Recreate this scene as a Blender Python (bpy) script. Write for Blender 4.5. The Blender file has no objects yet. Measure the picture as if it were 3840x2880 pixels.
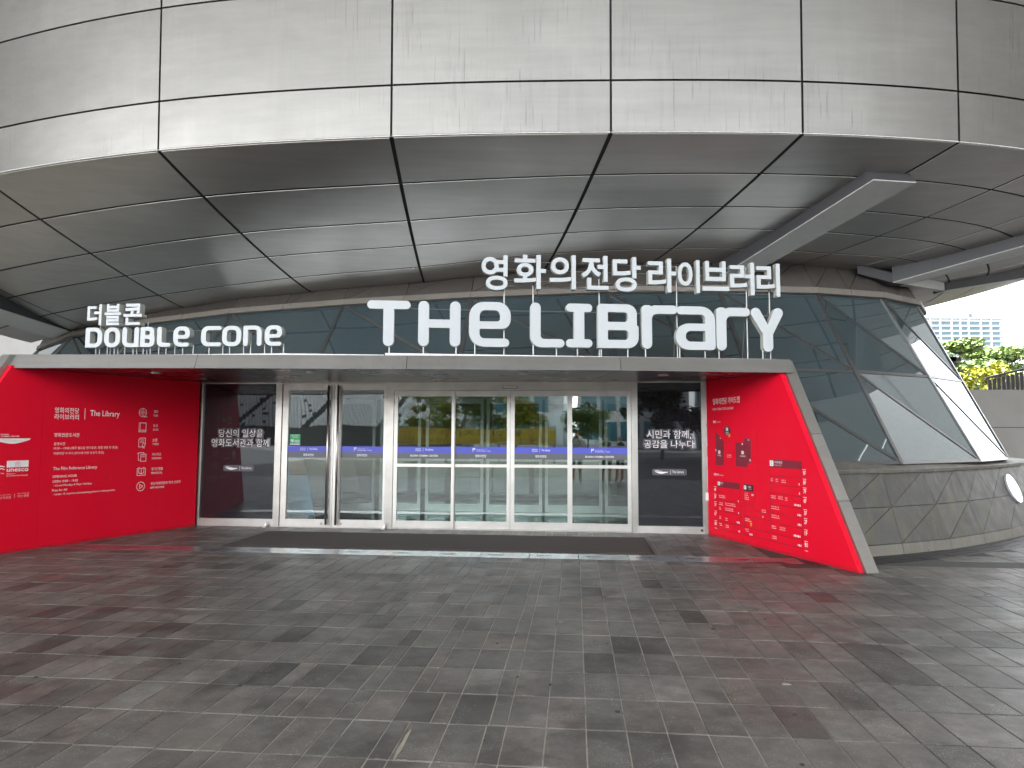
import bpy, bmesh, math, random
from mathutils import Vector, Matrix

RND = random.Random(11)
sc = bpy.context.scene
COL = sc.collection

# ------------------------------------------------------------------ camera
cam_d = bpy.data.cameras.new('camera')
cam_d.sensor_width = 36.0
cam_d.lens = 24.0
cam_d.clip_start = 0.02
cam_d.clip_end = 5000
cam = bpy.data.objects.new('camera', cam_d)
COL.objects.link(cam)
cam.matrix_world = Matrix.Translation((0, 0, 1.5)) @ Matrix.Rotation(math.radians(94.4), 4, 'X') @ Matrix.Rotation(math.radians(0.25), 4, 'Z')
sc.camera = cam

# ------------------------------------------------------------------ sky, sun, exposure
SUN_EL, SUN_AZ = 58.0, 245.0            # azimuth measured from +Y towards +X
world = bpy.data.worlds.new('World')
sc.world = world
world.use_nodes = True
wn = world.node_tree.nodes
wl = world.node_tree.links
wn.clear()
sky = wn.new('ShaderNodeTexSky')
sky.sky_type = 'NISHITA'
sky.sun_disc = False
sky.sun_elevation = math.radians(SUN_EL)
sky.sun_rotation = math.radians(SUN_AZ)
sky.air_density = 1.0
sky.dust_density = 1.5
sky.ozone_density = 1.0
hs = wn.new('ShaderNodeHueSaturation')
hs.inputs['Saturation'].default_value = 0.12     # thin bright cloud veil
bg = wn.new('ShaderNodeBackground')
bg.inputs['Strength'].default_value = 0.15
wo = wn.new('ShaderNodeOutputWorld')
wl.new(sky.outputs[0], hs.inputs['Color'])
wl.new(hs.outputs[0], bg.inputs['Color'])
wl.new(bg.outputs[0], wo.inputs['Surface'])

sun_d = bpy.data.lights.new('sun', 'SUN')
sun_d.energy = 4.0
sun_d.angle = math.radians(0.6)
sun_d.color = (1.0, 0.955, 0.88)
sun = bpy.data.objects.new('sun', sun_d)
COL.objects.link(sun)
_el, _az = math.radians(SUN_EL), math.radians(SUN_AZ)
_dir = Vector((math.sin(_az) * math.cos(_el), math.cos(_az) * math.cos(_el), math.sin(_el)))
sun.rotation_euler = (-_dir).to_track_quat('-Z', 'Y').to_euler()

sc.view_settings.view_transform = 'Standard'
sc.view_settings.look = 'None'
sc.view_settings.gamma = 1.0
sc.view_settings.use_curve_mapping = False
sc.view_settings.exposure = 3.3
sc.cycles.use_denoising = True
sc.cycles.max_bounces = 10
sc.cycles.diffuse_bounces = 4
sc.cycles.glossy_bounces = 5
sc.cycles.transparent_max_bounces = 16
sc.cycles.sample_clamp_indirect = 6.0

# ------------------------------------------------------------------ material helpers
MATS = {}


class NT:
    """tiny node-tree helper"""
    def __init__(s, name):
        s.m = bpy.data.materials.new(name)
        s.m.use_nodes = True
        s.t = s.m.node_tree
        s.n = s.t.nodes
        s.b = s.n['Principled BSDF']
        s.out = s.n['Material Output']
        MATS[name] = s.m

    def new(s, typ, **kw):
        nd = s.n.new(typ)
        for k, v in kw.items():
            if k in nd.inputs:
                nd.inputs[k].default_value = v
            else:
                setattr(nd, k, v)
        return nd

    def link(s, a, b):
        s.t.links.new(a, b)

    def pos(s, scale=(1, 1, 1), rotz=0.0, rnd=False):
        g = s.new('ShaderNodeNewGeometry')
        mp = s.new('ShaderNodeMapping')
        mp.inputs['Scale'].default_value = scale
        mp.inputs['Rotation'].default_value = (0, 0, rotz)
        s.link(g.outputs['Position'], mp.inputs['Vector'])
        return mp.outputs[0]

    def noise(s, scale, detail=4, rough=0.55, vec=None, dist=0.0):
        nd = s.new('ShaderNodeTexNoise')
        nd.inputs['Scale'].default_value = scale
        nd.inputs['Detail'].default_value = detail
        nd.inputs['Roughness'].default_value = rough
        nd.inputs['Distortion'].default_value = dist
        s.link(vec if vec is not None else s.pos(), nd.inputs['Vector'])
        return nd.outputs['Fac']

    def ramp(s, fac, stops):
        r = s.new('ShaderNodeValToRGB')
        e = r.color_ramp.elements
        while len(e) > len(stops):
            e.remove(e[-1])
        while len(e) < len(stops):
            e.new(0.5)
        for el, (p, c) in zip(e, stops):
            el.position = p
            el.color = (c, c, c, 1) if not isinstance(c, tuple) else (*c, 1)
        s.link(fac, r.inputs[0])
        return r.outputs[0]

    def mix(s, fac, a, b, blend='MIX'):
        m = s.new('ShaderNodeMix', data_type='RGBA', blend_type=blend)
        for sock, v in ((m.inputs[0], fac), (m.inputs[6], a), (m.inputs[7], b)):
            if isinstance(v, (int, float)):
                sock.default_value = v if sock.type == 'VALUE' else (v, v, v, 1)
            elif isinstance(v, tuple):
                sock.default_value = (*v, 1)
            else:
                s.link(v, sock)
        return m.outputs[2]

    def math(s, op, a, b=0.0, clamp=False):
        m = s.new('ShaderNodeMath', operation=op, use_clamp=clamp)
        for i, v in enumerate((a, b)):
            if isinstance(v, (int, float)):
                m.inputs[i].default_value = v
            else:
                s.link(v, m.inputs[i])
        return m.outputs[0]

    def bump(s, h, strength, dist=0.01, prev=None):
        b = s.new('ShaderNodeBump')
        b.inputs['Strength'].default_value = strength
        b.inputs['Distance'].default_value = dist
        s.link(h, b.inputs['Height'])
        if prev is not None:
            s.link(prev, b.inputs['Normal'])
        return b.outputs[0]

    def set(s, col=None, rough=None, metal=None, normal=None, spec=None, ior=None):
        for key, v in (('Base Color', col), ('Roughness', rough), ('Metallic', metal), ('Normal', normal),
                       ('Specular IOR Level', spec), ('IOR', ior)):
            if v is None:
                continue
            if isinstance(v, (int, float)):
                s.b.inputs[key].default_value = v
            elif isinstance(v, tuple):
                s.b.inputs[key].default_value = (*v, 1)
            else:
                s.link(v, s.b.inputs[key])
        return s.m


def plain(name, col, rough=0.5, metal=0.0, var=0.12, scale=6.0, bump=0.0, spec=None):
    t = NT(name)
    f = t.noise(scale, 5)
    lo = tuple(c * (1 - var) for c in col)
    hi = tuple(min(1, c * (1 + var)) for c in col)
    c = t.mix(f, lo, hi)
    nrm = t.bump(t.noise(scale * 12, 3), bump, 0.004) if bump else None
    return t.set(c, rough, metal, nrm, spec)


# cladding of the ramp -------------------------------------------------
def clad(name, base, rough, streak):
    t = NT(name)
    oi = t.new('ShaderNodeObjectInfo')
    tint = t.ramp(oi.outputs['Random'], [(0, 0.90), (1, 1.06)])
    grime = t.ramp(t.noise(0.9, 6, 0.6), [(0.3, 0.90), (0.7, 1.04)])
    c = t.mix(1.0, base, grime, 'MULTIPLY')
    c = t.mix(1.0, c, tint, 'MULTIPLY')
    brush = t.ramp(t.noise(1.0, 4, 0.6, t.pos((0.7, 9, 9), 0.25)), [(0.30, 0.93), (0.70, 1.05)])
    c = t.mix(1.0, c, brush, 'MULTIPLY')
    if streak:
        st = t.noise(1.0, 5, 0.7, t.pos((11, 11, 0.55)))
        patch = t.ramp(t.noise(0.55, 2), [(0.46, 0.0), (0.62, 1.0)])
        run = t.math('MULTIPLY', t.math('MULTIPLY', t.ramp(st, [(0.56, 0.0), (0.70, 1.0)]), patch), 0.5)
        fine = t.noise(1.0, 3, 0.6, t.pos((38, 38, 0.8)))
        run2 = t.math('MULTIPLY', t.ramp(fine, [(0.60, 0.0), (0.68, 1.0)]), patch)
        run = t.math('MAXIMUM', run, run2)
        c = t.mix(t.math('MULTIPLY', run, 0.5), c, tuple(0.45 * b for b in base))
        pale = t.ramp(t.noise(1.0, 4, 0.6, t.pos((5, 5, 0.35))), [(0.55, 0.0), (0.75, 0.16)])
        c = t.mix(pale, c, tuple(min(1, 1.3 * b) for b in base))
    rg = t.math('ADD', rough, t.math('MULTIPLY', t.math('SUBTRACT', t.noise(1.3, 2, 0.5), 0.5), 0.10))
    n = t.bump(t.noise(0.8, 0, 0.4), 0.045, 0.25)
    t.set(c, rg, 1.0, n)
    return t.m


clad('fascia_metal', (0.222, 0.218, 0.206), 0.42, True)
clad('soffit_metal', (0.54, 0.515, 0.488), 0.46, False)
clad('portal_metal', (0.35, 0.345, 0.335), 0.42, True)
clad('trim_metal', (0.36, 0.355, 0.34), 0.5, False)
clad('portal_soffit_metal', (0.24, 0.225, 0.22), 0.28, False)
plain('seam_grey', (0.055, 0.052, 0.045), 0.8)
plain('joint_black', (0.012, 0.012, 0.013), 0.7)
plain('beam_dark', (0.050, 0.050, 0.055), 0.55, 0.0, 0.1, 3)
plain('beam_pale', (0.50, 0.50, 0.485), 0.5, 0.0, 0.12, 5)  # paler underside and darker sides of the beams are put into the colour
plain('lip_paint', (0.62, 0.62, 0.60), 0.5, 0.0, 0.45, 25)


def steel(name, base, rough):
    t = NT(name)
    g = t.noise(1.0, 3, 0.6, t.pos((3, 3, 120)))
    c = t.mix(g, tuple(b * 0.86 for b in base), base)
    dirt = t.ramp(t.noise(3.5, 6), [(0.35, 0.86), (0.62, 1.0)])
    c = t.mix(1.0, c, dirt, 'MULTIPLY')
    rg = t.math('ADD', rough, t.math('MULTIPLY', t.noise(9, 4), 0.14))
    t.set(c, rg, 1.0, t.bump(t.noise(60, 2), 0.03, 0.002))
    return t.m


steel('stainless', (0.50, 0.485, 0.455), 0.28)
steel('stainless_bright', (0.58, 0.565, 0.535), 0.34)
steel('rod_steel', (0.36, 0.36, 0.355), 0.35)


def red():
    t = NT('red_panel')
    f = t.noise(260, 2)
    c = t.mix(f, (0.66, 0.002, 0.020), (0.76, 0.004, 0.028))
    c = t.mix(t.ramp(t.noise(1.4, 5), [(0.4, 0.0), (0.75, 0.12)]), c, (0.74, 0.03, 0.05))
    sx = t.new('ShaderNodeSeparateXYZ')
    g_ = t.new('ShaderNodeNewGeometry')
    t.link(g_.outputs['Position'], sx.inputs[0])
    hgt = t.math('ADD', sx.outputs[2], t.math('MULTIPLY', t.noise(9, 5, 0.7), 0.10))
    foot = t.ramp(t.math('MULTIPLY', hgt, 4.0), [(0.20, 0.55), (0.42, 0.0)])
    c = t.mix(foot, c, (0.16, 0.02, 0.022))
    scuff = t.math('MULTIPLY', t.ramp(t.noise(1.0, 6, 0.75, t.pos((14, 14, 3.0))), [(0.66, 0.0), (0.74, 0.3)]), t.ramp(t.noise(0.9, 2), [(0.5, 0.0), (0.62, 1.0)]))
    c = t.mix(scuff, c, (0.70, 0.16, 0.17))
    t.set(c, t.ramp(t.noise(2.5, 4), [(0.3, 0.42), (0.7, 0.58)]), 0.0, t.bump(t.noise(1.6, 1), 0.05, 0.05, t.bump(f, 0.05, 0.002)), 0.16)
    return t.m


red()
plain('print_white', (0.80, 0.80, 0.80), 0.5, 0, 0.03)
plain('print_pink', (0.74, 0.50, 0.52), 0.5, 0, 0.03)
plain('print_maroon', (0.20, 0.010, 0.026), 0.45, 0, 0.06)
plain('print_black', (0.045, 0.012, 0.018), 0.45, 0, 0.06)
plain('print_line', (0.20, 0.004, 0.014), 0.5, 0, 0.05)
plain('print_yellow', (0.80, 0.50, 0.02), 0.5, 0, 0.05)
plain('print_ink', (0.03, 0.03, 0.035), 0.5, 0, 0.05)
plain('sign_face', (0.44, 0.472, 0.49), 0.42, 0, 0.045, 5)
plain('sign_side', (0.42, 0.43, 0.40), 0.5, 0, 0.06, 3)
plain('rail_paint', (0.74, 0.74, 0.71), 0.5, 0, 0.16, 9)
plain('band_blue', (0.06, 0.08, 0.50), 0.4, 0, 0.03)
plain('band_grey', (0.085, 0.09, 0.105), 0.4, 0, 0.03)
plain('sticker_green', (0.02, 0.36, 0.14), 0.45, 0, 0.03)
plain('halo_grey', (0.060, 0.064, 0.075), 0.35, 0, 0.03)
plain('white_plastic', (0.78, 0.78, 0.76), 0.4, 0, 0.03)
plain('paper', (0.70, 0.72, 0.76), 0.7, 0, 0.05)
plain('cardboard', (0.55, 0.36, 0.20), 0.8, 0, 0.1)


# glass -----------------------------------------------------------------
def glass_clear(name, tint, ior, gain):
    t = NT(name)
    t.n.remove(t.b)
    tr = t.new('ShaderNodeBsdfTransparent')
    tr.inputs['Color'].default_value = (*tint, 1)
    gl = t.new('ShaderNodeBsdfGlossy')
    gl.inputs['Roughness'].default_value = 0.0
    gl.inputs['Color'].default_value = (0.95, 0.97, 0.97, 1)
    n = t.bump(t.noise(1.6, 1, 0.3), 0.035, 0.05)
    t.link(n, gl.inputs['Normal'])
    fr = t.new('ShaderNodeFresnel')
    fr.inputs['IOR'].default_value = ior
    f = t.math('MULTIPLY', fr.outputs[0], gain, True)
    mx = t.new('ShaderNodeMixShader')
    t.link(f, mx.inputs[0])
    t.link(tr.outputs[0], mx.inputs[1])
    t.link(gl.outputs[0], mx.inputs[2])
    t.link(mx.outputs[0], t.out.inputs[0])
    return t.m


def glass_dark(name, base, refl, ior, rough=0.015, wav=0.05):
    t = NT(name)
    t.n.remove(t.b)
    df = t.new('ShaderNodeBsdfDiffuse')
    c = t.mix(t.noise(2.5, 5), tuple(b * 0.8 for b in base), tuple(b * 1.25 for b in base))
    t.link(c, df.inputs['Color'])
    gl = t.new('ShaderNodeBsdfGlossy')
    gl.inputs['Roughness'].default_value = rough
    gl.inputs['Color'].default_value = (0.90, 0.96, 0.98, 1)
    t.link(t.bump(t.noise(1.1, 1, 0.3), wav, 0.05), gl.inputs['Normal'])
    fr = t.new('ShaderNodeFresnel')
    fr.inputs['IOR'].default_value = ior
    f = t.math('ADD', fr.outputs[0], refl, True)
    mx = t.new('ShaderNodeMixShader')
    t.link(f, mx.inputs[0])
    t.link(df.outputs[0], mx.inputs[1])
    t.link(gl.outputs[0], mx.inputs[2])
    t.link(mx.outputs[0], t.out.inputs[0])
    return t.m


glass_clear('door_glass', (0.84, 0.92, 0.90), 1.55, 2.9)
glass_dark('film_glass', (0.012, 0.012, 0.015), 0.015, 1.55)
glass_dark('cone_glass', (0.040, 0.060, 0.068), 0.12, 1.6)
plain('mullion_metal', (0.13, 0.13, 0.13), 0.38, 0.7, 0.12, 9)


# stone and paving --------------------------------------------------------
def stone(name, base, streaks=True, per='OBJ'):
    t = NT(name)
    oi = t.new('ShaderNodeObjectInfo')
    tint = t.ramp(oi.outputs['Random'], [(0, 0.84), (1, 1.14)])
    c = t.mix(t.noise(2.2, 8, 0.65), tuple(b * 0.78 for b in base), tuple(b * 1.18 for b in base))
    c = t.mix(1.0, c, tint, 'MULTIPLY')
    sp = t.noise(85, 3, 0.7)
    c = t.mix(t.ramp(sp, [(0.58, 0.0), (0.72, 0.5)]), c, tuple(min(1, b * 1.7) for b in base))
    c = t.mix(t.ramp(sp, [(0.30, 0.6), (0.42, 0.0)]), c, tuple(b * 0.4 for b in base))
    pit = t.ramp(t.noise(30, 2, 0.5), [(0.66, 0.0), (0.71, 1.0)])
    zone = t.ramp(t.noise(1.1, 2), [(0.52, 0.0), (0.6, 1.0)])
    c = t.mix(t.math('MULTIPLY', pit, zone), c, (0.03, 0.03, 0.03))
    if streaks:
        st = t.ramp(t.noise(1.0, 4, 0.6, t.pos((7, 7, 0.6))), [(0.52, 0.0), (0.72, 0.5)])
        c = t.mix(st, c, tuple(1.7 * b for b in base))
        moss = t.math('MULTIPLY', t.ramp(t.noise(2.0, 4, 0.6, t.pos((2.5, 2.5, 1.0))), [(0.48, 0.0), (0.66, 0.55)]), 1.0)
        c = t.mix(moss, c, (base[0] * 1.3, base[1] * 1.22, base[2] * 0.85))
    n = t.bump(sp, 0.25, 0.006)
    t.set(c, t.ramp(t.noise(5, 4), [(0.3, 0.5), (0.7, 0.75)]), 0.0, n)
    return t.m


stone('base_stone', (0.092, 0.090, 0.085))
stone('frieze_stone', (0.064, 0.055, 0.048), False)
stone('ledge_stone', (0.150, 0.142, 0.128))
stone('head_trim_stone', (0.155, 0.138, 0.118), False)


def paving(name, island):
    t = NT(name)
    if island:
        g = t.new('ShaderNodeNewGeometry')
        rv = g.outputs['Random Per Island']
    else:
        oi = t.new('ShaderNodeObjectInfo')
        rv = oi.outputs['Random']
    base = t.ramp(rv, [(0.0, (0.060, 0.058, 0.055)), (0.06, (0.080, 0.077, 0.073)), (0.12, (0.108, 0.104, 0.097)), (0.5, (0.136, 0.132, 0.123)),
                       (0.74, (0.142, 0.133, 0.123)), (0.86, (0.146, 0.132, 0.122)), (1.0, (0.172, 0.168, 0.157))])
    # offset the grain per stone so that it does not run across the joints
    g2 = t.new('ShaderNodeNewGeometry')
    off = t.new('ShaderNodeVectorMath', operation='SCALE')
    off.inputs[0].default_value = (37.0, 91.0, 13.0)
    t.link(rv, off.inputs['Scale'])
    add = t.new('ShaderNodeVectorMath', operation='ADD')
    t.link(g2.outputs['Position'], add.inputs[0])
    t.link(off.outputs[0], add.inputs[1])
    v = add.outputs[0]
    c = t.mix(1.0, base, t.ramp(t.noise(9, 7, 0.65, v), [(0.25, 0.66), (0.75, 1.28)]), 'MULTIPLY')
    c = t.mix(1.0, c, t.ramp(t.noise(2.1, 6, 0.62), [(0.30, 0.62), (0.70, 1.30)]), 'MULTIPLY')
    sp = t.noise(105, 2, 0.5, v)
    near = t.ramp(t.noise(4.5, 3, 0.6, v), [(0.42, 0.0), (0.62, 1.0)])
    speck = t.math('MULTIPLY', t.ramp(sp, [(0.60, 0.0), (0.68, 1.0)]), near)
    c = t.mix(t.math('MULTIPLY', speck, 0.75), c, (0.36, 0.35, 0.31))
    c = t.mix(t.ramp(t.noise(60, 4, 0.7, v), [(0.28, 0.45), (0.42, 0.0)]), c, (0.025, 0.024, 0.023))
    # trodden, damp and dusty areas with a shape of their own
    damp = t.ramp(t.noise(1.7, 5, 0.55, t.pos((1.0, 1.9, 1)), 0.4), [(0.50, 0.0), (0.53, 1.0)])
    wornw = t.ramp(t.noise(0.45, 3, 0.5), [(0.40, 0.0), (0.60, 1.0)])
    damp = t.math('MULTIPLY', damp, wornw)
    c = t.mix(t.math('MULTIPLY', damp, 0.45), c, (0.048, 0.042, 0.039))
    dust = t.ramp(t.noise(1.0, 6, 0.6), [(0.50, 0.0), (0.72, 0.40)])
    c = t.mix(dust, c, (0.20, 0.195, 0.18))
    rg = t.ramp(t.noise(3.0, 5, 0.6), [(0.25, 0.38), (0.75, 0.64)])
    rg = t.math('ADD', rg, t.math('MULTIPLY', damp, -0.06))
    n = t.bump(t.noise(75, 5, 0.7, v), 0.22, 0.004)
    n = t.bump(t.noise(6, 2, 0.5, v), 0.10, 0.01, n)
    t.set(c, rg, 0.0, n, 0.22)
    return t.m


paving('paving_single', False)
paving('paving_joined', True)


def grout():
    t = NT('grout')
    g = t.new('ShaderNodeNewGeometry')
    sx = t.new('ShaderNodeSeparateXYZ')
    t.link(g.outputs['Position'], sx.inputs[0])
    side = t.math('ADD', sx.outputs[0], t.math('MULTIPLY', t.noise(0.8, 3), 1.6))
    k = t.ramp(t.math('MULTIPLY', side, 0.2), [(0.40, 0.0), (0.62, 1.0)])
    c = t.mix(k, (0.40, 0.385, 0.33), (0.05, 0.048, 0.045))
    c = t.mix(t.ramp(t.noise(5, 5), [(0.52, 0.0), (0.75, 0.8)]), c, (0.05, 0.047, 0.044))
    t.set(c, 0.85)
    return t.m


grout()
plain('plaza_ground', (0.085, 0.082, 0.078), 0.45, 0, 0.25, 0.9)
plain('gum', (0.03, 0.029, 0.028), 0.7, 0, 0.4, 30)
plain('mortar', (0.30, 0.28, 0.22), 0.85, 0, 0.3, 20)
plain('drain_stone', (0.115, 0.122, 0.13), 0.25, 0, 0.3, 2.2)
plain('mat_pile', (0.060, 0.052, 0.048), 0.95, 0, 0.55, 140, 0.6)
plain('mat_rubber', (0.022, 0.020, 0.020), 0.75)
plain('grating', (0.035, 0.035, 0.037), 0.5, 0.3)
plain('oval_white', (0.36, 0.38, 0.40), 0.12, 0, 0.02)
plain('interior_wall_paint', (0.24, 0.265, 0.245), 0.6, 0, 0.06)
plain('interior_dark', (0.05, 0.05, 0.05), 0.6)
plain('interior_floor_stone', (0.12, 0.13, 0.13), 0.18, 0, 0.12, 3)
plain('interior_ceiling_paint', (0.35, 0.35, 0.34), 0.7)
plain('concrete_wall', (0.27, 0.262, 0.248), 0.7, 0, 0.14, 1.2)
plain('dark_steel', (0.035, 0.034, 0.034), 0.5, 0.2)
plain('bark', (0.09, 0.06, 0.04), 0.9)
plain('flat_white', (0.50, 0.53, 0.57), 0.6, 0, 0.04, 0.2)
plain('flat_pane', (0.045, 0.15, 0.20), 0.15, 0, 0.6, 0.12)
plain('apartment_white', (0.225, 0.25, 0.275), 0.6, 0, 0.04, 0.2)
plain('apartment_pane', (0.018, 0.062, 0.088), 0.15, 0, 0.7, 0.15)
plain('flat_rail', (0.12, 0.16, 0.19), 0.5, 0, 0.1, 0.3)
plain('flat_sign_grey', (0.16, 0.17, 0.18), 0.6)
plain('roof_soffit', (0.6, 0.6, 0.59), 0.6)
plain('seat_grey', (0.34, 0.35, 0.37), 0.4, 0, 0.2, 0.7)
plain('terrace_dark', (0.035, 0.035, 0.036), 0.8)
plain('pale_cladding', (0.62, 0.61, 0.59), 0.6)
plain('concrete_grey', (0.26, 0.25, 0.24), 0.8, 0, 0.1, 0.6)
plain('banner_yellow', (0.42, 0.29, 0.02), 0.6)
plain('banner_blue', (0.02, 0.22, 0.42), 0.5, 0, 0.05)
plain('banner_orange', (0.55, 0.22, 0.06), 0.5, 0, 0.2, 9)
plain('shirt_white', (0.62, 0.60, 0.56), 0.8)
plain('shorts_dark', (0.03, 0.03, 0.035), 0.8)
plain('skin', (0.45, 0.26, 0.18), 0.5)
plain('hair_black', (0.012, 0.010, 0.010), 0.5)


def leafm(name, lo, hi):
    t = NT(name)
    oi = t.new('ShaderNodeNewGeometry')
    c = t.mix(oi.outputs['Random Per Island'], lo, hi)
    t.set(c, 0.55)
    t.b.inputs['Transmission Weight'].default_value = 0.0
    return t.m


leafm('leaf_pine', (0.055, 0.10, 0.022), (0.15, 0.21, 0.055))
leafm('leaf_yellow', (0.150, 0.170, 0.012), (0.300, 0.290, 0.020))
leafm('leaf_green', (0.060, 0.095, 0.016), (0.170, 0.200, 0.035))
leafm('leaf_dark', (0.020, 0.038, 0.016), (0.060, 0.085, 0.035))


# ------------------------------------------------------------------ object helpers
def tag(o, label=None, cat=None, group=None, kind=None):
    if label: o['label'] = label
    if cat: o['category'] = cat
    if group: o['group'] = group
    if kind: o['kind'] = kind
    return o


def thing(name, loc, label, cat, group=None):
    o = bpy.data.objects.new(name, None)
    o.empty_display_size = 0.2
    o.location = loc
    COL.objects.link(o)
    return tag(o, label, cat, group)


def world_shift(o):
    t = Vector(o.location)
    if o.parent is not None:
        t += world_shift(o.parent) + o.matrix_parent_inverse.translation
    return t


def adopt(o, parent):
    if parent is not None:
        o.parent = parent
        o.matrix_parent_inverse = Matrix.Translation(-world_shift(parent))
    return o


def link_mesh(name, me, mat=None, parent=None):
    if mat is not None and not me.materials:
        me.materials.append(MATS[mat])
    o = bpy.data.objects.new(name, me)
    COL.objects.link(o)
    return adopt(o, parent)


def obj(name, verts, faces, mat, parent=None, smooth=False):
    me = bpy.data.meshes.new(name)
    me.from_pydata([tuple(v) for v in verts], [], faces)
    bm = bmesh.new()
    bm.from_mesh(me)
    bmesh.ops.recalc_face_normals(bm, faces=bm.faces)
    bm.to_mesh(me)
    bm.free()
    if smooth:
        for p in me.polygons:
            p.use_smooth = True
    return link_mesh(name, me, mat, parent)


class MB:
    """collects shapes into one mesh"""
    def __init__(s):
        s.v, s.f = [], []

    def add(s, v, f):
        k = len(s.v)
        s.v += [tuple(p) for p in v]
        s.f += [tuple(i + k for i in q) for q in f]
        return s

    def box(s, x0, x1, y0, y1, z0, z1, fr=None):
        p = [(x, y, z) for z in (z0, z1) for y in (y0, y1) for x in (x0, x1)]
        if fr: p = [fr(*q) for q in p]
        return s.add(p, [(0, 2, 3, 1), (4, 5, 7, 6), (0, 1, 5, 4), (2, 6, 7, 3), (0, 4, 6, 2), (1, 3, 7, 5)])

    def tube(s, p, q, r, n=8, r2=None):
        p, q = Vector(p), Vector(q)
        r2 = r if r2 is None else r2
        d = (q - p).normalized()
        a = d.orthogonal().normalized()
        b = d.cross(a)
        vs = []
        for c, rr in ((p, r), (q, r2)):
            for i in range(n):
                t = 2 * math.pi * i / n
                vs.append(c + a * math.cos(t) * rr + b * math.sin(t) * rr)
        fs = [(i, (i + 1) % n, n + (i + 1) % n, n + i) for i in range(n)]
        fs += [tuple(range(n - 1, -1, -1)), tuple(range(n, 2 * n))]
        return s.add(vs, fs)

    def prism(s, pts, off):
        """closed prism: polygon pts moved by vector off"""
        n = len(pts)
        off = Vector(off)
        vs = [Vector(p) for p in pts] + [Vector(p) + off for p in pts]
        fs = [tuple(range(n)), tuple(range(2 * n - 1, n - 1, -1))]
        fs += [(i, n + i, n + (i + 1) % n, (i + 1) % n) for i in range(n)]
        return s.add(vs, fs)

    def build(s, name, mat, parent=None, smooth=False):
        return obj(name, s.v, s.f, mat, parent, smooth)


def inset_poly(pts, g):
    """move every edge of a convex planar polygon inwards by g"""
    pts = [Vector(p) for p in pts]
    n = len(pts)
    nrm = Vector((0, 0, 0))
    for i in range(n):
        nrm += pts[i].cross(pts[(i + 1) % n])
    nrm.normalize()
    out = []
    for i in range(n):
        a, b, c = pts[i - 1], pts[i], pts[(i + 1) % n]
        d1, d2 = (b - a).normalized(), (c - b).normalized()
        n1, n2 = nrm.cross(d1), nrm.cross(d2)
        m = n1 + n2
        den = 1 + n1.dot(n2)
        out.append(b + m * (g / max(den, 0.15)))
    return out, nrm


def slab(name, pts, gap, th, mat, parent, outward, proud=0.0):
    q, nrm = inset_poly(pts, gap)
    if nrm.dot(Vector(outward)) < 0:
        nrm = -nrm
    q = [p + nrm * proud for p in q]
    mb = MB()
    # chamfered rim: front face slightly smaller
    fr, _ = inset_poly(q, min(0.006, gap + 0.002))
    n = len(q)
    vs = [p for p in fr] + [p - nrm * 0.005 for p in q] + [p - nrm * th for p in q]
    fs = [tuple(range(n)), tuple(range(3 * n - 1, 2 * n - 1, -1))]
    for k in (0, n):
        fs += [(k + i, k + (i + 1) % n, k + n + (i + 1) % n, k + n + i) for i in range(n)]
    mb.add(vs, fs)
    return mb.build(name, mat, parent)


def patch(name, fun, u0, u1, v0, v1, nu, nv, th, mat, parent, smooth=True):
    """thin solid following fun(u,v,depth)"""
    mb = MB()
    for d in (0.0, th):
        for j in range(nv + 1):
            for i in range(nu + 1):
                mb.v.append(tuple(fun(u0 + (u1 - u0) * i / nu, v0 + (v1 - v0) * j / nv, d)))
    w = nu + 1
    N = w * (nv + 1)
    for j in range(nv):
        for i in range(nu):
            a = j * w + i
            mb.f.append((a, a + 1, a + w + 1, a + w))
            mb.f.append((N + a, N + a + w, N + a + w + 1, N + a + 1))
    for i in range(nu):
        mb.f.append((i, N + i, N + i + 1, i + 1))
        a = nv * w + i
        mb.f.append((a, a + 1, N + a + 1, N + a))
    for j in range(nv):
        a = j * w
        mb.f.append((a, a + w, N + a + w, N + a))
        a = j * w + nu
        mb.f.append((a, N + a, N + a + w, a + w))
    o = mb.build(name, mat, parent)
    me = o.data
    if smooth:
        for p in me.polygons[:]:
            p.use_smooth = True
        me.set_sharp_from_angle(angle=math.radians(35))
    return o


# ---- text ---------------------------------------------------------------
def glyphs(body, depth=0.0, bold=0.0, bevel=0.0, res=2, spacing=1.0):
    c = bpy.data.curves.new('text', 'FONT')
    c.body = body
    c.size = 1.0
    c.offset = bold
    c.extrude = depth
    c.bevel_depth = bevel
    c.resolution_u = res
    c.space_character = spacing
    o = bpy.data.objects.new('text', c)
    me = o.to_mesh().copy()
    o.to_mesh_clear()
    bpy.data.objects.remove(o)
    bpy.data.curves.remove(c)
    return me


def fit_text(body, box, P, mat, parent, name='lettering', bold=0.0, keep=None):
    """flat lettering filling box (s0,z0,s1,z1) of the frame P(s,z)"""
    me = glyphs(body, 0.0, bold * 0.5)
    if not me.vertices:
        return None
    xs = [v.co.x for v in me.vertices]
    ys = [v.co.y for v in me.vertices]
    x0, x1, y0, y1 = min(xs), max(xs), min(ys), max(ys)
    s0, z0, s1, z1 = box
    kx = (s1 - s0) / max(1e-6, x1 - x0)
    ky = (z1 - z0) / max(1e-6, y1 - y0)
    for v in me.vertices:
        v.co = Vector(P(s0 + (v.co.x - x0) * kx, z0 + (v.co.y - y0) * ky))
    me.name = name
    me.materials.clear()
    return link_mesh(name, me, mat, parent)


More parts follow.
